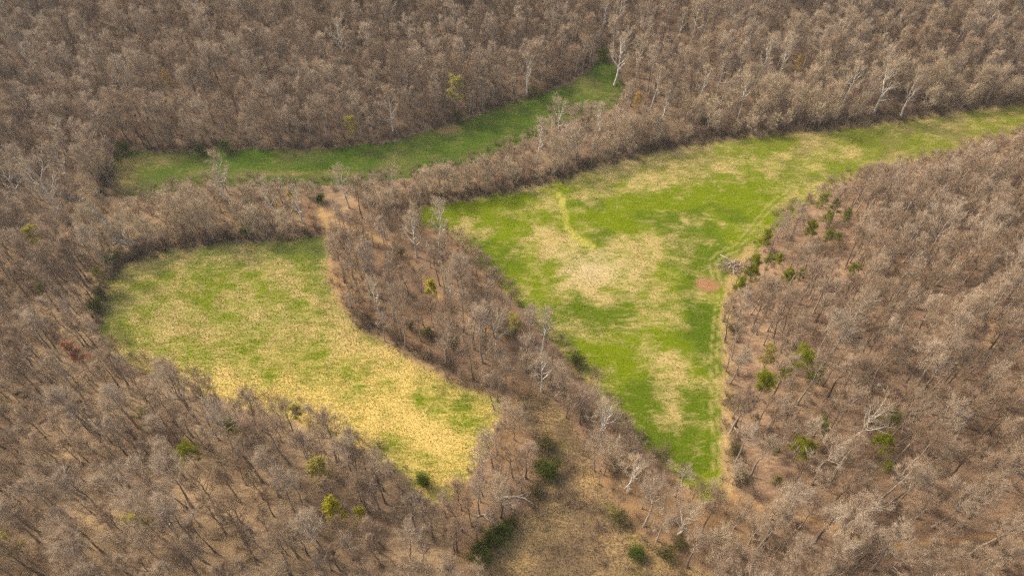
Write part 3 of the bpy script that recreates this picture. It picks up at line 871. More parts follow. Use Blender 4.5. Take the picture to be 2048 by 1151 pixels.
BUDS = [
 (662, 1012, 'bud', .75, 'bright yellow budding tree in the lower left wood', .75),
 (268, 1036, 'soft_bud', .8, 'dull yellow budding tree at the lower left', .75),
 (716, 1021, 'bud', .45, 'small yellow-green budding tree right of the bright yellow one', .75),
 (60, 463, 'bud', .8, 'bright yellow-green budding tree in the wood at the left', .8),
 (330, 146, 'orange_bud', .7, 'orange-yellow budding tree high on the upper left slope', .8),
 (8, 1082, 'soft_bud', .9, 'pale yellow budding tree at the left picture edge near the bottom', .75),
 (630, 930, 'soft_bud', .9, 'tan-yellow budding tree above the bright yellow one', .75),
 (192, 541, 'soft_bud', .6, 'yellowish budding tree beside the upper left corner of the left meadow', .8),
 (910, 172, 'soft_bud', 1.1, 'yellow-green budding tree on the slope edge above the upper meadow', .75),
 (1601, 117, 'orange_bud', .7, 'orange-brown budding tree high on the far right slope', .8),
 (861, 566, 'bud', .62, 'round yellow-green budding tree in the middle wood', .85),
 (578, 384, 'bud', .35, 'tiny yellow-green budding tree in the creek strip', .8),
 (140, 690, 'red_bud', .9, 'reddish budding tree by the left corner of the left meadow', .85),
 (1275, 190, 'orange_bud', .7, 'rusty budding tree right of the upper meadow', .85),
 (1545, 700, 'soft_bud', .75, 'tan budding tree above the tall leaning pine', .8),
 (1030, 635, 'soft_bud', .7, 'small tan budding tree at the right of the middle wood', .8),
 (700, 240, 'soft_bud', .8, 'olive budding tree at the foot of the upper slope', .8),
]
for u, v, c, s, lab, fr in BUDS:
    place(BUD[c], 'budding_tree', u, v, lab, fr, s, group='trees coming into bud')

SHRUBS = [
 (962, 1108, EVER[2], 1.0, 'bright green shrub at the lower end of the dark hedge by the clearing'),
 (985, 1082, EVER[0], .95, 'green shrub second from the lower end of the dark hedge by the clearing'),
 (1006, 1062, EVER[1], 1.0, 'green shrub in the upper half of the dark hedge by the clearing'),
 (1027, 1043, DARK[0], .85, 'dark shrub at the upper end of the hedge by the clearing'),
 (1098, 940, EVER[0], 1.1, 'green rounded shrub at the top left of the clearing'),
 (1078, 932, DARK[0], 1.0, 'dark shrub touching the green rounded shrub at the clearing'),
 (1092, 885, DARK[1], 1.0, 'dark olive shrub above the green rounded shrub at the clearing'),
 (1072, 985, DARK[1], .7, 'small dark shrub below the green rounded shrub at the clearing'),
 (1240, 1036, DARK[0], .9, 'dark shrub on the right side of the clearing, uppermost'),
 (1272, 1108, EVER[1], .85, 'round dark green shrub out on the clearing grass'),
 (1330, 1108, DARK[0], 1.0, 'dark shrub at the lower right of the clearing'),
 (1360, 1088, DARK[1], .8, 'olive shrub right of the lower right clearing shrub'),
 (492, 464, EVER[1], .8, 'green shrub on the bank above the left meadow'),
 (222, 520, EVER[1], 1.0, 'dark green shrub at the upper left corner of the left meadow'),
 (236, 510, DARK[1], .9, 'dark shrub between the gravel bar and the left meadow'),
 (192, 610, EVER[0], .8, 'dark green shrub on the left side of the left meadow'),
 (200, 585, DARK[0], .8, 'dark olive shrub above the one on the left meadow side'),
 (905, 690, DARK[0], .9, 'dark olive shrub at the lower edge of the middle wood'),
 (860, 668, DARK[1], .9, 'dark shrub left of the olive shrub at the middle wood edge'),
 (822, 655, DARK[0], .8, 'dark shrub farthest left along the middle wood edge'),
 (1018, 658, DARK[1], .9, 'dark shrub beside the antler-branched tree'),
 (1155, 725, DARK[0], 1.0, 'dark shrub at the right edge where the wood narrows'),
 (845, 962, EVER[1], .8, 'green shrub at the lower left corner of the left meadow'),
 (248, 296, EVER[0], .9, 'dark green shrub at the left end of the upper meadow'),
 (205, 345, DARK[0], 1.1, 'dark shrub on the bank left of the upper meadow'),
 (400, 300, EVER[1], .9, 'dark green shrub below the slope at the left of the upper meadow'),
 (450, 295, EVER[0], .9, 'dark green shrub along the far side of the upper meadow'),
 (915, 232, DARK[0], .9, 'dark shrub at the slope foot by the upper meadow'),
 (1070, 184, DARK[1], .9, 'dark shrub on the far side of the upper meadow near its tip'),
 (1205, 110, EVER[0], .9, 'dark green shrub at the very tip of the upper meadow'),
 (640, 398, EVER[1], .8, 'dark green shrub left of the sandy track'),
 (1465, 800, DARK[1], .7, 'dark shrub on the right field margin, middle'),
 (1462, 655, DARK[1], .7, 'dark shrub on the right field margin, upper'),
 (1470, 900, DARK[1], .7, 'dark shrub on the right field margin, lower'),
 (1482, 955, DARK[1], .8, 'dark shrub near the lower tip of the right field'),
 (1410, 243, DARK[1], .8, 'dark shrub in the wood behind the long meadow'),
 (800, 505, DARK[0], .8, 'dark shrub in the upper part of the middle wood'),
]
for u, v, K, s, lab in SHRUBS:
    place(K, 'shrub', u, v, lab, .5, s, cat='shrub', group='green shrubs', parts=('stems', 'foliage'))

# fallen trunks
def fallen(u1, v1, u2, v2, label, material, r=.28, bend=.6, nbr=4, name='fallen_log', lift=0.0):
    g = np.random.default_rng(int(u1 * 7 + v1))
    a = np.array(at(u1, v1, .3)); b = np.array(at(u2, v2, .3 + lift))
    L = np.linalg.norm(b - a)
    o = empty(name, a)
    side = np.array([-(b - a)[1], (b - a)[0], 0]) / L
    t = np.linspace(0, 1, 9)
    P = (b - a)[None] * t[:, None] + side[None] * (np.sin(t * math.pi) * bend)[:, None] + g.normal(size=(9, 3)) * np.array([.06, .06, .02])
    zz = hgt(a[0] + P[:, 0], a[1] + P[:, 1]) - a[2]
    P[:, 2] = zz + r * .8 + t * lift
    rad = np.linspace(r, r * .35, 9)
    mb = MB(); mb.tubes(P[None], rad[None], 8, 0)
    link('trunk', mb.mesh('trunk', [M[material]], True), o)
    for k in range(nbr):
        i = int(g.integers(3, 8)); d = (b - a) / L * .6 + side * g.choice([-1, 1]) * g.uniform(.5, 1) + np.array([0, 0, g.uniform(.1, .5)])
        Q = P[i] + d[None] * np.linspace(0, g.uniform(1.2, 2.6), 5)[:, None] + np.cumsum(g.normal(size=(5, 3)) * .07, axis=0) * np.array([[0], [1], [1], [1], [1]])
        mb = MB(); mb.tubes(Q[None], np.linspace(rad[i] * .55, .02, 5)[None], 5, 0)
        P2, r2 = children(Q[None], np.linspace(rad[i] * .5, .02, 5)[None], 5, .3, 1, .8, (.4, 1), .0, 3, g, .6, .3)
        mb.tubes(P2, np.maximum(r2, .015), 3, 0)
        link('branch', mb.mesh('branch', [M[material]]), o)
    tag(o, label, 'log', 'fallen trunks')
fallen(998, 995, 1076, 1012, 'long pale curved fallen trunk at the top of the clearing', 'log', .26, 1.0, 3)
fallen(953, 1031, 986, 1026, 'short straight pale fallen log left of the clearing', 'log', .2, .1, 5)
fallen(1462, 846, 1478, 875, 'thin pale fallen stem on the right field margin', 'log', .14, .4, 2)
fallen(1712, 507, 1722, 515, 'short pale log among the trees above the lone round pine', 'log', .22, .1, 1)
fallen(1676, 670, 1730, 676, 'dark straight fallen trunk in the right wood', 'dark_log', .25, .2, 4)
fallen(1830, 615, 1870, 626, 'dark fallen trunk in the middle of the right wood', 'dark_log', .22, .2, 3)
fallen(75, 846, 160, 805, 'dark long fallen trunk in the lower left wood', 'dark_log', .24, .3, 4)
fallen(30, 788, 66, 764, 'dark fallen trunk near the left picture edge', 'dark_log', .24, .2, 4)
fallen(1640, 580, 1690, 586, 'dark fallen trunk below the dull pine in the right wood', 'dark_log', .2, .2, 3)
fallen(338, 1050, 352, 1040, 'short pale crooked log in the lower left wood', 'log', .18, .5, 2)
fallen(1120, 755, 1124, 745, 'short white log where the strip narrows beside the field', 'log', .18, .3, 1)
fallen(1800, 680, 1812, 640, 'pale fallen stem in the far part of the right wood', 'log', .16, .3, 2)
fallen(1235, 52, 1242, 55, 'short white log near the top picture edge', 'log', .2, .2, 1)

# brush pile by the right field
def brush_pile():
    x, y, z = at(1463, 531, .5)
    o = empty('brush_pile', (x, y, z))
    g = np.random.default_rng(77)
    for k in range(34):
        L = g.uniform(1.4, 4.0); a = g.normal(.2, .55) + (math.pi if g.random() < .5 else 0)
        c = np.array([g.normal() * 1.2, g.normal() * .85, 0]); c[2] = .25 + 1.5 * math.exp(-(c[0] ** 2 + c[1] ** 2) / 3) * g.uniform(.2, 1)
        d = np.array([math.cos(a), math.sin(a), g.uniform(-.12, .12)])
        t = np.linspace(-.5, .5, 5)
        P = c + d * (t * L)[:, None] + g.normal(size=(5, 3)) * .06
        P[:, 2] = np.maximum(P[:, 2], .1)
        r = g.uniform(.05, .12)
        mb = MB(); mb.tubes(P[None], np.linspace(r, r * .5, 5)[None], 6, 0)
        link('log', mb.mesh('log', [M['log' if g.random() < .4 else 'brush']], True), o)
    mb = MB()
    n = 520
    p = np.stack([g.normal(size=n) * 1.9, g.normal(size=n) * 1.3, g.uniform(.1, 1.2, n)], axis=1)
    d = g.normal(size=(n, 3)) * np.array([1, .5, .25]); d /= np.linalg.norm(d, axis=1, keepdims=True)
    mb.tubes(np.stack([p, p + d * g.uniform(.8, 2.2, n)[:, None]], axis=1), np.full((n, 2), .025), 3, 0, cone=True)
    k = link('twigs', mb.mesh('twigs', [M['brush']]), o); k['kind'] = 'stuff'
    tag(o, 'tangled heap of cut logs and brush at the right field edge', 'brush pile')
    TAKEN.append((x, y, 5.5))
    # the long pale pole reaching out of the heap into the field
    fallen(1440, 508, 1492, 536, 'long thin pale trunk lying across the brush pile', 'log', .09, .2, 3, lift=.7)
brush_pile()

# boulders by the creek pool
def boulder_mesh(seed):
    g = np.random.default_rng(seed)
    import bmesh
    bm = bmesh.new(); bmesh.ops.create_icosphere(bm, subdivisions=2, radius=1)
    dirs = g.normal(size=(9, 3)); dirs /= np.linalg.norm(dirs, axis=1, keepdims=True); cut = g.uniform(.55, .85, 9)
    for v in bm.verts:
        c = np.array(v.co)
        for d, k in zip(dirs, cut):
            s = c @ d
            if s > k: c = c - d * (s - k)
        v.co = Vector(c * np.array([1, .75, .6]))
    me = bpy.data.meshes.new('boulder'); bm.to_mesh(me); bm.free(); me.materials.append(M['stone'])
    return me
for n, (u, v, s, lab) in enumerate([(152, 396, .9, 'grey boulder left in the cluster at the creek pool'), (160, 400, .7, 'pale grey boulder in the middle of the creek pool cluster'),
                                    (167, 397, .6, 'small grey boulder right in the cluster at the creek pool'), (228, 486, .5, 'small grey boulder in the creek beside the gravel bar'),
                                    (243, 480, .45, 'small pale boulder on the gravel bar'), (1759, 770, .75, 'pale boulder on the floor of the right wood')]):
    x, y, z = at(u, v, .3)
    o = link('boulder', boulder_mesh(900 + n), None, (x, y, z + s * .35)); o.scale = (s, s, s); o.rotation_euler = (0, 0, n * 1.3)
    tag(o, lab, 'boulder', 'boulders')

# ------------------------------------------------------------------ the bare woods: scatter
def scatter(step, xr, yr, seed):
    g = np.random.default_rng(seed)
    xs = np.arange(xr[0], xr[1], step); ys = np.arange(yr[0], yr[1], step)
    X, Y = np.meshgrid(xs, ys)
    X = X + (np.arange(len(ys)) % 2)[:, None] * step * .5
    return (X + g.uniform(-.46, .46, X.shape) * step).ravel(), (Y + g.uniform(-.46, .46, X.shape) * step).ravel(), g

def open_ground(x, y, z, hs, m=1.0):
    """True where something of height hs would stand on or in front of the open meadows"""
    bad = np.zeros(len(x), bool)
    for f in (0.0, .25, .5, .75, .95):
        u, v, _ = project(x, y, z + hs * f)
        w = (vnoise(x, y, 7, 7) - .5) * 16 + (vnoise(x, y, 2.5, 8) - .5) * 10
        for poly in (OPEN_L, OPEN_R, OPEN_U, OPEN_C):
            lim = (5 + 9 * (f > .3) if poly is not OPEN_C else 8) * m
            bad |= sdf(u, v, poly) + w * .8 > (-lim if f > 0 else -4 * m)
    u, v, _ = project(x, y, z)
    for tr, w in ((TRAIL, 9), (TRAIL_W, 8), (TRAIL_I, 5), (TRAIL_R, 6)):
        bad |= seg_dist(u, v, tr, False) < w
    bad |= seg_dist(u, v, CREEK, False) < 5 * m
    bad |= np.hypot((u - 240) / .9, (v - 470) / 1.6) < 26
    bad |= np.hypot((u - 160) / 1.6, v - 398) < 16
    bad |= np.hypot((u - 1470) / 1.6, v - 530) < 30
    return bad

x, y, g = scatter(3.15, (-235, 235), (26, 310), 5)
z = hgt(x, y)
u, v, dep = project(x, y, z)
keep = (u > -230) & (u < 2278) & (v > -120) & (v < 1420)
x, y, z, u, v = (a[keep] for a in (x, y, z, u, v))
n = len(x)
rightw = (u > 1440) & (v > 280)
leftw = (v > 560) & (u < 1000)
midw = ~rightw & ~leftw & (v > 420) & (u > 600)
strip = ~rightw & ~leftw & ~midw & (v > 330 - np.clip(u - 850, 0, 700) * .22) & (u > 180)
dens = np.where(rightw, .84, np.where(leftw, .76, np.where(midw, .70, np.where(strip, .85, .84))))
dens = dens * (.65 + .7 * fbm(x, y, 18, 21))
idx = np.where((strip & (g.random(n) < .75)) | (midw & (g.random(n) < .25)), g.integers(NBARE, NBARE + 3, n), np.where(g.random(n) < np.where(rightw | leftw, .78, .6), FOREST[g.integers(0, 5, n)], g.integers(0, NBARE, n)))
scl = (.52 + .56 * g.random(n) ** 1.2) * np.where(strip | midw, np.where(idx >= NBARE, 1.05, .80), np.where(v < 320, .80, .82))
hs = np.array([BARE[i].H for i in idx]) * scl
ok = (g.random(n) < dens) & ~open_ground(x, y, z, hs)
# smaller trees still fit where the tall ones would hide the meadow
for fr in (.75, .55):
    sm = ~ok & (g.random(n) < dens * .8) & ~open_ground(x, y, z, hs * fr)
    scl = np.where(sm, scl * fr, scl); ok |= sm
for tx, ty, tr in TAKEN:
    ok &= np.hypot(x - tx, y - ty) > tr
_uc, _vc, _ = project(x, y, z + np.array([BARE[i].H for i in idx]) * scl * .7)
for tu, tv in SEEN:
    ok &= ~((np.abs(_uc - tu) < 22) & (_vc - tv > -8) & (_vc - tv < 32))
x, y, z, u, v, idx, scl, rightw, leftw, midw, strip = (a[ok] for a in (x, y, z, u, v, idx, scl, rightw, leftw, midw, strip))
n = len(x)
hs = np.array([BARE[i].H for i in idx]) * scl
ut, vt, dt = project(x, y, z + hs * .7)
size = hs / dt
inframe = (ut > 12) & (ut < 2036) & (vt > 12) & (vt < 1139) & (u > -20) & (u < 2068) & (v < 1165)
order = np.argsort(-(size * inframe))
N_OBJ = 300
pick = np.zeros(n, bool); pick[order[:N_OBJ]] = True
rz = g.uniform(0, 2 * math.pi, n)
tilt = g.normal(size=(n, 2)) * .045

MARKS = [(662, 1012, 'the bright yellow tree at lower left'), (375, 905, 'the wide green pine at lower left'), (459, 850, 'the narrow green pine at lower left'),
 (290, 836, 'the leftmost green pine at lower left'), (589, 822, 'the small pine by the golden meadow'), (268, 1036, 'the dull yellow tree at lower left'),
 (630, 930, 'the tan-yellow tree at lower left'), (60, 463, 'the yellow-green tree at the left'), (75, 352, 'the largest white tree at the left'),
 (140, 690, 'the reddish tree by the left meadow'), (8, 1082, 'the yellow tree at the lower left edge'), (118, 825, 'the long dark trunk lying at lower left'),
 (962, 918, 'the small white tree at the meadow tip'), (970, 1028, 'the short pale log left of the clearing'), (1037, 1003, 'the long fallen trunk above the clearing'),
 (985, 1082, 'the dark hedge by the clearing'), (1098, 940, 'the rounded green shrub at the clearing'), (1378, 1022, 'the white starburst tree near the bottom'),
 (1215, 825, 'the arching pale tree left of the field'), (1268, 940, 'the small white tree above the clearing'), (1530, 765, 'the tall leaning pine'),
 (1603, 728, 'the broad spreading pine'), (1610, 895, 'the close pine pair'), (1764, 886, 'the round bright pine'), (1742, 830, 'the broad pale tree among the pines'),
 (1709, 540, 'the lone round pine'), (1463, 531, 'the brush pile'), (1620, 456, 'the slim bright pine'), (1644, 402, 'the dark pine topping the right wood'),
 (1470, 985, 'the start of the lower right trail'), (1590, 1028, 'the bend of the lower right trail'), (1880, 1082, 'the trail by the lower right corner'),
 (1703, 673, 'the dark trunk lying behind the pines'), (1850, 620, 'the dark trunk lying far in the right wood'), (2040, 1145, 'the lower right corner'),
 (8, 1145, 'the lower left corner'), (2040, 600, 'the right edge at mid height'), (2040, 850, 'the right edge below mid height'), (750, 580, 'the white leaning tree of the middle wood'),
 (861, 566, 'the yellow-green tree in the middle wood'), (990, 650, 'the antler-branched white tree'), (1086, 652, 'the white tree on the middle wood edge'),
 (872, 440, 'the white snag-like tree'), (650, 430, 'the sandy track'), (240, 465, 'the gravel bar'), (160, 398, 'the creek boulders'), (685, 360, 'the broad pale tree by the sandy track'),
 (1125, 232, 'the tall pale tree by the upper meadow'), (1238, 98, 'the big pale tree at the meadow tip'), (1782, 158, 'the large white leaning tree at far right'),
 (330, 146, 'the orange-yellow tree at upper left'), (910, 172, 'the yellow-green tree above the upper meadow'), (675, 65, 'the pale yellowish tree near the top'),
 (230, 145, 'the round pale tree above the gully'), (28, 72, 'the pale tree in the upper left corner'), (1530, 105, 'the thin pale tree on the far slope'),
 (1055, 138, 'the lone white tree on the slope'), (80, 578, 'the faint green pine at the left'), (450, 375, 'the white tree below the upper meadow'), (1206, 22, 'the white tree at the top edge'),
 (1446, 138, 'the slim white tree behind the long meadow'), (500, 1140, 'the middle of the lower left bottom edge'), (1700, 1140, 'the bottom edge below the trail')]
DIRS = ['right of', 'upper right of', 'above', 'upper left of', 'left of', 'lower left of', 'below', 'lower right of']
LOOKS = ['slim', 'tall', 'rounded', 'narrow-topped', 'wide', 'slender', 'low', 'large', 'bushy', 'broad', 'tan-twigged', 'tan', 'small tan']
ORD = ['nearest', 'second', 'third', 'fourth', 'fifth', 'sixth', 'seventh', 'eighth', 'ninth', 'tenth', 'eleventh', 'twelfth']
BYMARK = {}
for i in np.nonzero(pick)[0]:
    dm = [math.hypot(ut[i] - a, vt[i] - b) for a, b, _ in MARKS]
    k = int(np.argmin(dm))
    sec = int(round(math.atan2(-(vt[i] - MARKS[k][1]), ut[i] - MARKS[k][0]) / (math.pi / 4))) % 8
    BYMARK.setdefault((k, sec), []).append((dm[k], int(i)))
LABEL = {}
for (k, sec), lst in BYMARK.items():
    lst.sort()
    for q, (_, i) in enumerate(lst):
        LABEL[i] = f'{LOOKS[idx[i]]} bare tree' + (f', {ORD[min(q, 11)]}' if len(lst) > 1 else '') + f' {DIRS[sec]} {MARKS[k][2]}'

def wood_label(i):
    grp = 'bare trees of the right wood' if rightw[i] else 'bare trees of the lower left wood' if leftw[i] else 'bare trees of the middle wood' if midw[i] else 'bare trees of the creek strip and far slope'
    return LABEL[i], grp

for i in np.nonzero(pick)[0]:
    K = BARE[idx[i]]
    lab, grp = wood_label(i)
    o = empty('bare_tree', (x[i], y[i], z[i] - .1), 0, float(scl[i]))
    o.rotation_euler = (float(tilt[i, 0]), float(tilt[i, 1]), float(rz[i]))
    tag(o, lab, 'tree', grp)
    link('trunk', K.trunk, o); link('crown', K.crown, o)

def instancer(name, pts, idx, rot, scl, coll, label, cat):
    me = bpy.data.meshes.new(name)
    me.vertices.add(len(pts)); me.vertices.foreach_set('co', np.asarray(pts, np.float32).ravel())
    a = me.attributes.new('pick', 'INT', 'POINT'); a.data.foreach_set('value', np.asarray(idx, np.int32))
    a = me.attributes.new('turn', 'FLOAT_VECTOR', 'POINT'); a.data.foreach_set('vector', np.asarray(rot, np.float32).ravel())
    a = me.attributes.new('size', 'FLOAT', 'POINT'); a.data.foreach_set('value', np.asarray(scl, np.float32))
    o = link(name, me)
    ng = bpy.data.node_groups.new(name, 'GeometryNodeTree')
    ng.interface.new_socket('Geometry', in_out='INPUT', socket_type='NodeSocketGeometry')
    ng.interface.new_socket('Geometry', in_out='OUTPUT', socket_type='NodeSocketGeometry')
    gi = ng.nodes.new('NodeGroupInput'); go = ng.nodes.new('NodeGroupOutput')
    ci = ng.nodes.new('GeometryNodeCollectionInfo'); ci.inputs[0].default_value = coll
    ci.inputs['Separate Children'].default_value = True; ci.inputs['Reset Children'].default_value = True
    ip = ng.nodes.new('GeometryNodeInstanceOnPoints'); ip.inputs['Pick Instance'].default_value = True
    def na(nm, ty):
        q = ng.nodes.new('GeometryNodeInputNamedAttribute'); q.data_type = ty; q.inputs['Name'].default_value = nm
        return [s for s in q.outputs if s.enabled][0]
    e = ng.nodes.new('FunctionNodeEulerToRotation')
    ng.links.new(na('turn', 'FLOAT_VECTOR'), e.inputs[0])
    ng.links.new(gi.outputs[0], ip.inputs['Points']); ng.links.new(ci.outputs[0], ip.inputs['Instance'])
    ng.links.new(na('pick', 'INT'), ip.inputs['Instance Index']); ng.links.new(e.outputs[0], ip.inputs['Rotation'])
    ng.links.new(na('size', 'FLOAT'), ip.inputs['Scale']); ng.links.new(ip.outputs[0], go.inputs[0])
    md = o.modifiers.new('scatter', 'NODES'); md.node_group = ng
    tag(o, label, cat, kind='stuff')
    return o

r = ~pick
instancer('bare_woodland', np.stack([x, y, z - .1], axis=1)[r], idx[r], np.concatenate([tilt, rz[:, None]], axis=1)[r], scl[r], PROTO,
          'leafless grey-brown woodland covering the slopes round the meadows', 'woodland')

# ------------------------------------------------------------------ understorey brush
BRUSH = bpy.data.collections.new('brush_prototypes')
for n_ in range(4):
    gg = np.random.default_rng(700 + n_)
    ns = 14
    azm = gg.uniform(0, 6.28, ns); el = gg.uniform(.6, 1.45, ns)
    D = np.stack([np.cos(azm) * np.cos(el), np.sin(azm) * np.cos(el), np.sin(el)], axis=1)
    L = gg.uniform(1.4, 3.2, ns)
    P = np.stack([gg.normal(size=(ns, 3)) * np.array([.5, .5, 0]) * (1 if q == 0 else 1) * .0 + D * (L * q / 3)[:, None] + gg.normal(size=(ns, 3)) * .06 * q for q in range(4)], axis=1)
    rr = np.linspace(.03, .012, 4)[None].repeat(ns, 0)
    P2, r2 = children(P, rr, 6, .25, 1, .9, (.4, 1.0), .08, 3, gg, .8, .5)
    P3, r3 = children(P2, r2, 4, .3, 1, .5, (.4, 1.0), .08, 2, gg, .8, .5)
    mb = MB(); mb.tubes(P, rr, 3, 0); mb.tubes(P2[:, [0, 2]], np.maximum(r2[:, [0, 2]], .014), 3, 0, cone=True); mb.tubes(P3, np.maximum(r3, .014), 3, 0, cone=True)
    BRUSH.objects.link(bpy.data.objects.new('brush_%02d' % n_, mb.mesh('brush', [M['brush']])))
bx, by, g = scatter(2.1, (-220, 220), (30, 290), 9)
bz = hgt(bx, by)
bu, bv, _ = project(bx, by, bz)
keep = (bu > -120) & (bu < 2170) & (bv > -60) & (bv < 1300)
bx, by, bz, bu, bv = (a[keep] for a in (bx, by, bz, bu, bv))
near = np.full(len(bx), 1e9)
for p in (OPEN_L, OPEN_R, OPEN_U): near = np.minimum(near, np.abs(sdf(bu, bv, p) + 18))
rw = (bu > 1440) & (bv > 280); lw = (bv > 560) & (bu < 1000)
tree_mid = ~rw & ~lw
dens = np.where(rw, .42, np.where(lw, .32, .45)) + np.where(tree_mid, .6, .45) * np.exp(-(near / 30) ** 2)
dens = dens * (.3 + 1.4 * fbm(bx, by, 10, 23))
bs = g.uniform(.35, .95, len(bx))
ok = (g.random(len(bx)) < dens) & ~open_ground(bx, by, bz, bs * 1.8, .5)
ok |= (sdf(bu, bv, OPEN_C) > 0) & (g.random(len(bx)) < .9 * sstep(.45, .75, fbm(bx, by, 7, 27))) & (bv > 860)
bx, by, bz, bs = bx[ok], by[ok], bz[ok], bs[ok]
nb = len(bx)
instancer('understorey_brush', np.stack([bx, by, bz - .05], axis=1), g.integers(0, 4, nb), np.stack([np.zeros(nb), np.zeros(nb), g.uniform(0, 6.28, nb)], axis=1), bs,
          BRUSH, 'low leafless brush beneath the trees and along the meadow margins', 'brush')

M['bank'] = wood_material('dark_bank_brush', [(.15, (.075, .052, .03)), (.5, (.12, .082, .047)), (.9, (.18, .125, .072))])
BANK = bpy.data.collections.new('bank_prototypes')
for o_ in list(BRUSH.objects):
    q_ = o_.copy(); q_.data = o_.data.copy(); q_.name = o_.name.replace('brush', 'bank'); q_.data.materials.clear(); q_.data.materials.append(M['bank']); BANK.objects.link(q_)
kx, ky, g = scatter(1.15, (-160, 235), (60, 235), 19)
kz = hgt(kx, ky); ku, kv, _ = project(kx, ky, kz)
BANKS = [([(232, 535), (262, 514), (330, 497), (420, 484), (520, 474), (600, 469), (640, 466)], 12), ([(205, 640), (200, 600), (215, 560)], 10), ([(245, 300), (216, 335), (202, 375), (200, 420)], 11),
         ([(760, 415), (845, 405), (980, 380), (1060, 366), (1130, 347), (1200, 323), (1300, 298), (1400, 278), (1500, 263), (1620, 253), (1750, 238), (1880, 220), (2060, 197)], 13),
         ([(700, 620), (770, 668), (850, 712), (930, 755), (1010, 775)], 9), ([(1060, 740), (1130, 790), (1170, 840), (1230, 940)], 8), ([(290, 300), (480, 293), (620, 296), (760, 282), (860, 255), (960, 222), (1080, 183), (1180, 132)], 5)]
kd = np.full(len(kx), 0.0)
for line, wd in BANKS:
    kd = np.maximum(kd, np.exp(-(seg_dist(ku, kv, line, False) / wd) ** 2))
ks = g.uniform(.45, .95, len(kx))
ok = (g.random(len(kx)) < kd * (.25 + .9 * fbm(kx, ky, 6, 29))) & ~open_ground(kx, ky, kz, ks * 1.2, .1)
kx, ky, kz, ks = kx[ok], ky[ok], kz[ok], ks[ok]
nk = len(kx)
instancer('bank_brush', np.stack([kx, ky, kz - .05], axis=1), g.integers(0, 4, nk), np.stack([np.zeros(nk), np.zeros(nk), g.uniform(0, 6.28, nk)], axis=1), ks,
          BANK, 'dark brown thicket on the banks along the meadow edges', 'thicket')

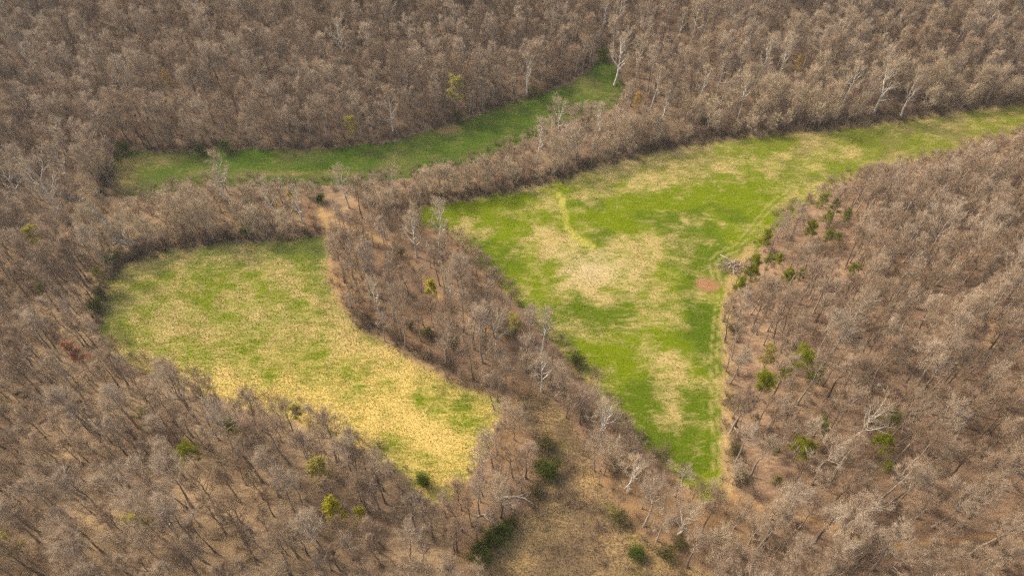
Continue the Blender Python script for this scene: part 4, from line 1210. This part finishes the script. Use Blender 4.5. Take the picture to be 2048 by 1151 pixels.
# ------------------------------------------------------------------ meadow grass: real tufts, coloured like the ground they grow from
def grass(regs, name, label, dens, hmin, hmax, width, blades, seed):
    g = np.random.default_rng(seed)
    step = 1 / math.sqrt(dens)
    gx_, gy_, _ = scatter(step, (-150, 235), (35, 235), seed)
    z_ = hgt(gx_, gy_)
    fxi = np.clip(((gx_ - GX0) / GS).round().astype(int), 0, NX - 1); fyi = np.clip(((gy_ - GY0) / GS).round().astype(int), 0, NY - 1)
    ok = np.isin(REG.reshape(NY, NX)[fyi, fxi], regs)
    gx_, gy_, z_ = gx_[ok], gy_[ok], z_[ok]
    u_, v_, _ = project(gx_, gy_, z_)
    ok = (u_ > -40) & (u_ < 2090) & (v_ > 60) & (v_ < 1190)
    gx_, gy_, z_ = gx_[ok], gy_[ok], z_[ok]
    A, B, w, _ = cover(gx_, gy_, z_)
    n = len(gx_)
    share = (w + (fbm((gx_ * .88 - gy_ * .47) * .5, (gx_ * .47 + gy_ * .88) * 1.4, 2.2, 95, 4) - .5) * 1.3 + g.normal(size=n) * .15)
    share = sstep(.18, .82, share); isb = share > .5
    # leave gaps, straw tussocks stand taller
    hh = g.uniform(hmin, hmax, n) * np.where(isb, 1.25, .8) * (.7 + .6 * vnoise(gx_, gy_, 2.2, 97))
    comb = fbm(gx_, gy_, 6, 99) * 9
    col = lerp(A, B, share) * g.uniform(.85, 1.15, (n, 1))
    V = []; CC = []
    for k in range(blades):
        a = comb + g.normal(size=n) * .8
        d = np.stack([np.cos(a), np.sin(a)], axis=1)
        off = g.normal(size=(n, 2)) * .12
        base = np.stack([gx_ + off[:, 0], gy_ + off[:, 1], z_ - .02], axis=1)
        wv = np.stack([-d[:, 1], d[:, 0], np.zeros(n)], axis=1) * (width * g.uniform(.6, 1.3, n))[:, None]
        lean = g.uniform(.5, 1.3, n)
        tip = base + np.stack([d[:, 0] * hh * lean, d[:, 1] * hh * lean, hh * g.uniform(.6, 1.0, n)], axis=1)
        V.append(np.stack([base - wv, base + wv, tip], axis=1)); cc = col * g.uniform(.85, 1.15, (n, 1))
        CC.append(np.repeat(cc[:, None], 3, axis=1))
    V = np.concatenate(V).reshape(-1, 3); CC = np.clip(np.concatenate(CC).reshape(-1, 3), 0, .9)
    mb = MB(); mb.add(V, tris=np.arange(len(V)).reshape(-1, 3), col=CC)
    o = link(name, mb.mesh(name, [M['grass']]))
    tag(o, label, 'grass', kind='stuff')
grass([1], 'meadow_grass', 'golden straw and green tussock grass of the left meadow', 6.0, .14, .34, .055, 4, 201)
grass([2], 'meadow_grass', 'bright green and straw grass of the large right field', 5.0, .10, .27, .055, 4, 202)
grass([3], 'meadow_grass', 'deep green grass of the narrow upper meadow', 4.0, .10, .26, .055, 3, 203)
grass([4], 'meadow_grass', 'brown dead grass of the lower clearing', 6.0, .2, .5, .05, 4, 204)
print('trees', n, 'brush', nb, 'sizes', len(bpy.data.objects))

# ------------------------------------------------------------------ thin haze volume, added to soften contrast and lift the shadows
hm = bpy.data.materials.new('haze'); hm.use_nodes = True
ht = hm.node_tree; ht.nodes.remove(ht.nodes['Principled BSDF'])
pv = ht.nodes.new('ShaderNodeVolumePrincipled'); pv.inputs['Color'].default_value = (.96, .91, .82, 1); pv.inputs['Density'].default_value = .0002
pv.inputs['Anisotropy'].default_value = .2
ht.links.new(pv.outputs[0], ht.nodes['Material Output'].inputs['Volume'])
zt = max(150.0, float(max(skirt()[0][:, 2].max(), GZ.max())) + 25); zb = float(min(skirt()[0][:, 2].min(), GZ.min())) - 1.5
e_ = 2650.0
mb = MB(); mb.add([(a, b, c) for c in (zb, zt) for a, b in ((-e_, -e_), (e_, -e_), (e_, e_), (-e_, e_))], quads=[(3, 2, 1, 0), (4, 5, 6, 7), (0, 1, 5, 4), (1, 2, 6, 5), (2, 3, 7, 6), (3, 0, 4, 7)])
tag(link('haze', mb.mesh('haze', [hm])), 'thin pale haze added over the valley to soften contrast', 'haze', kind='stuff')
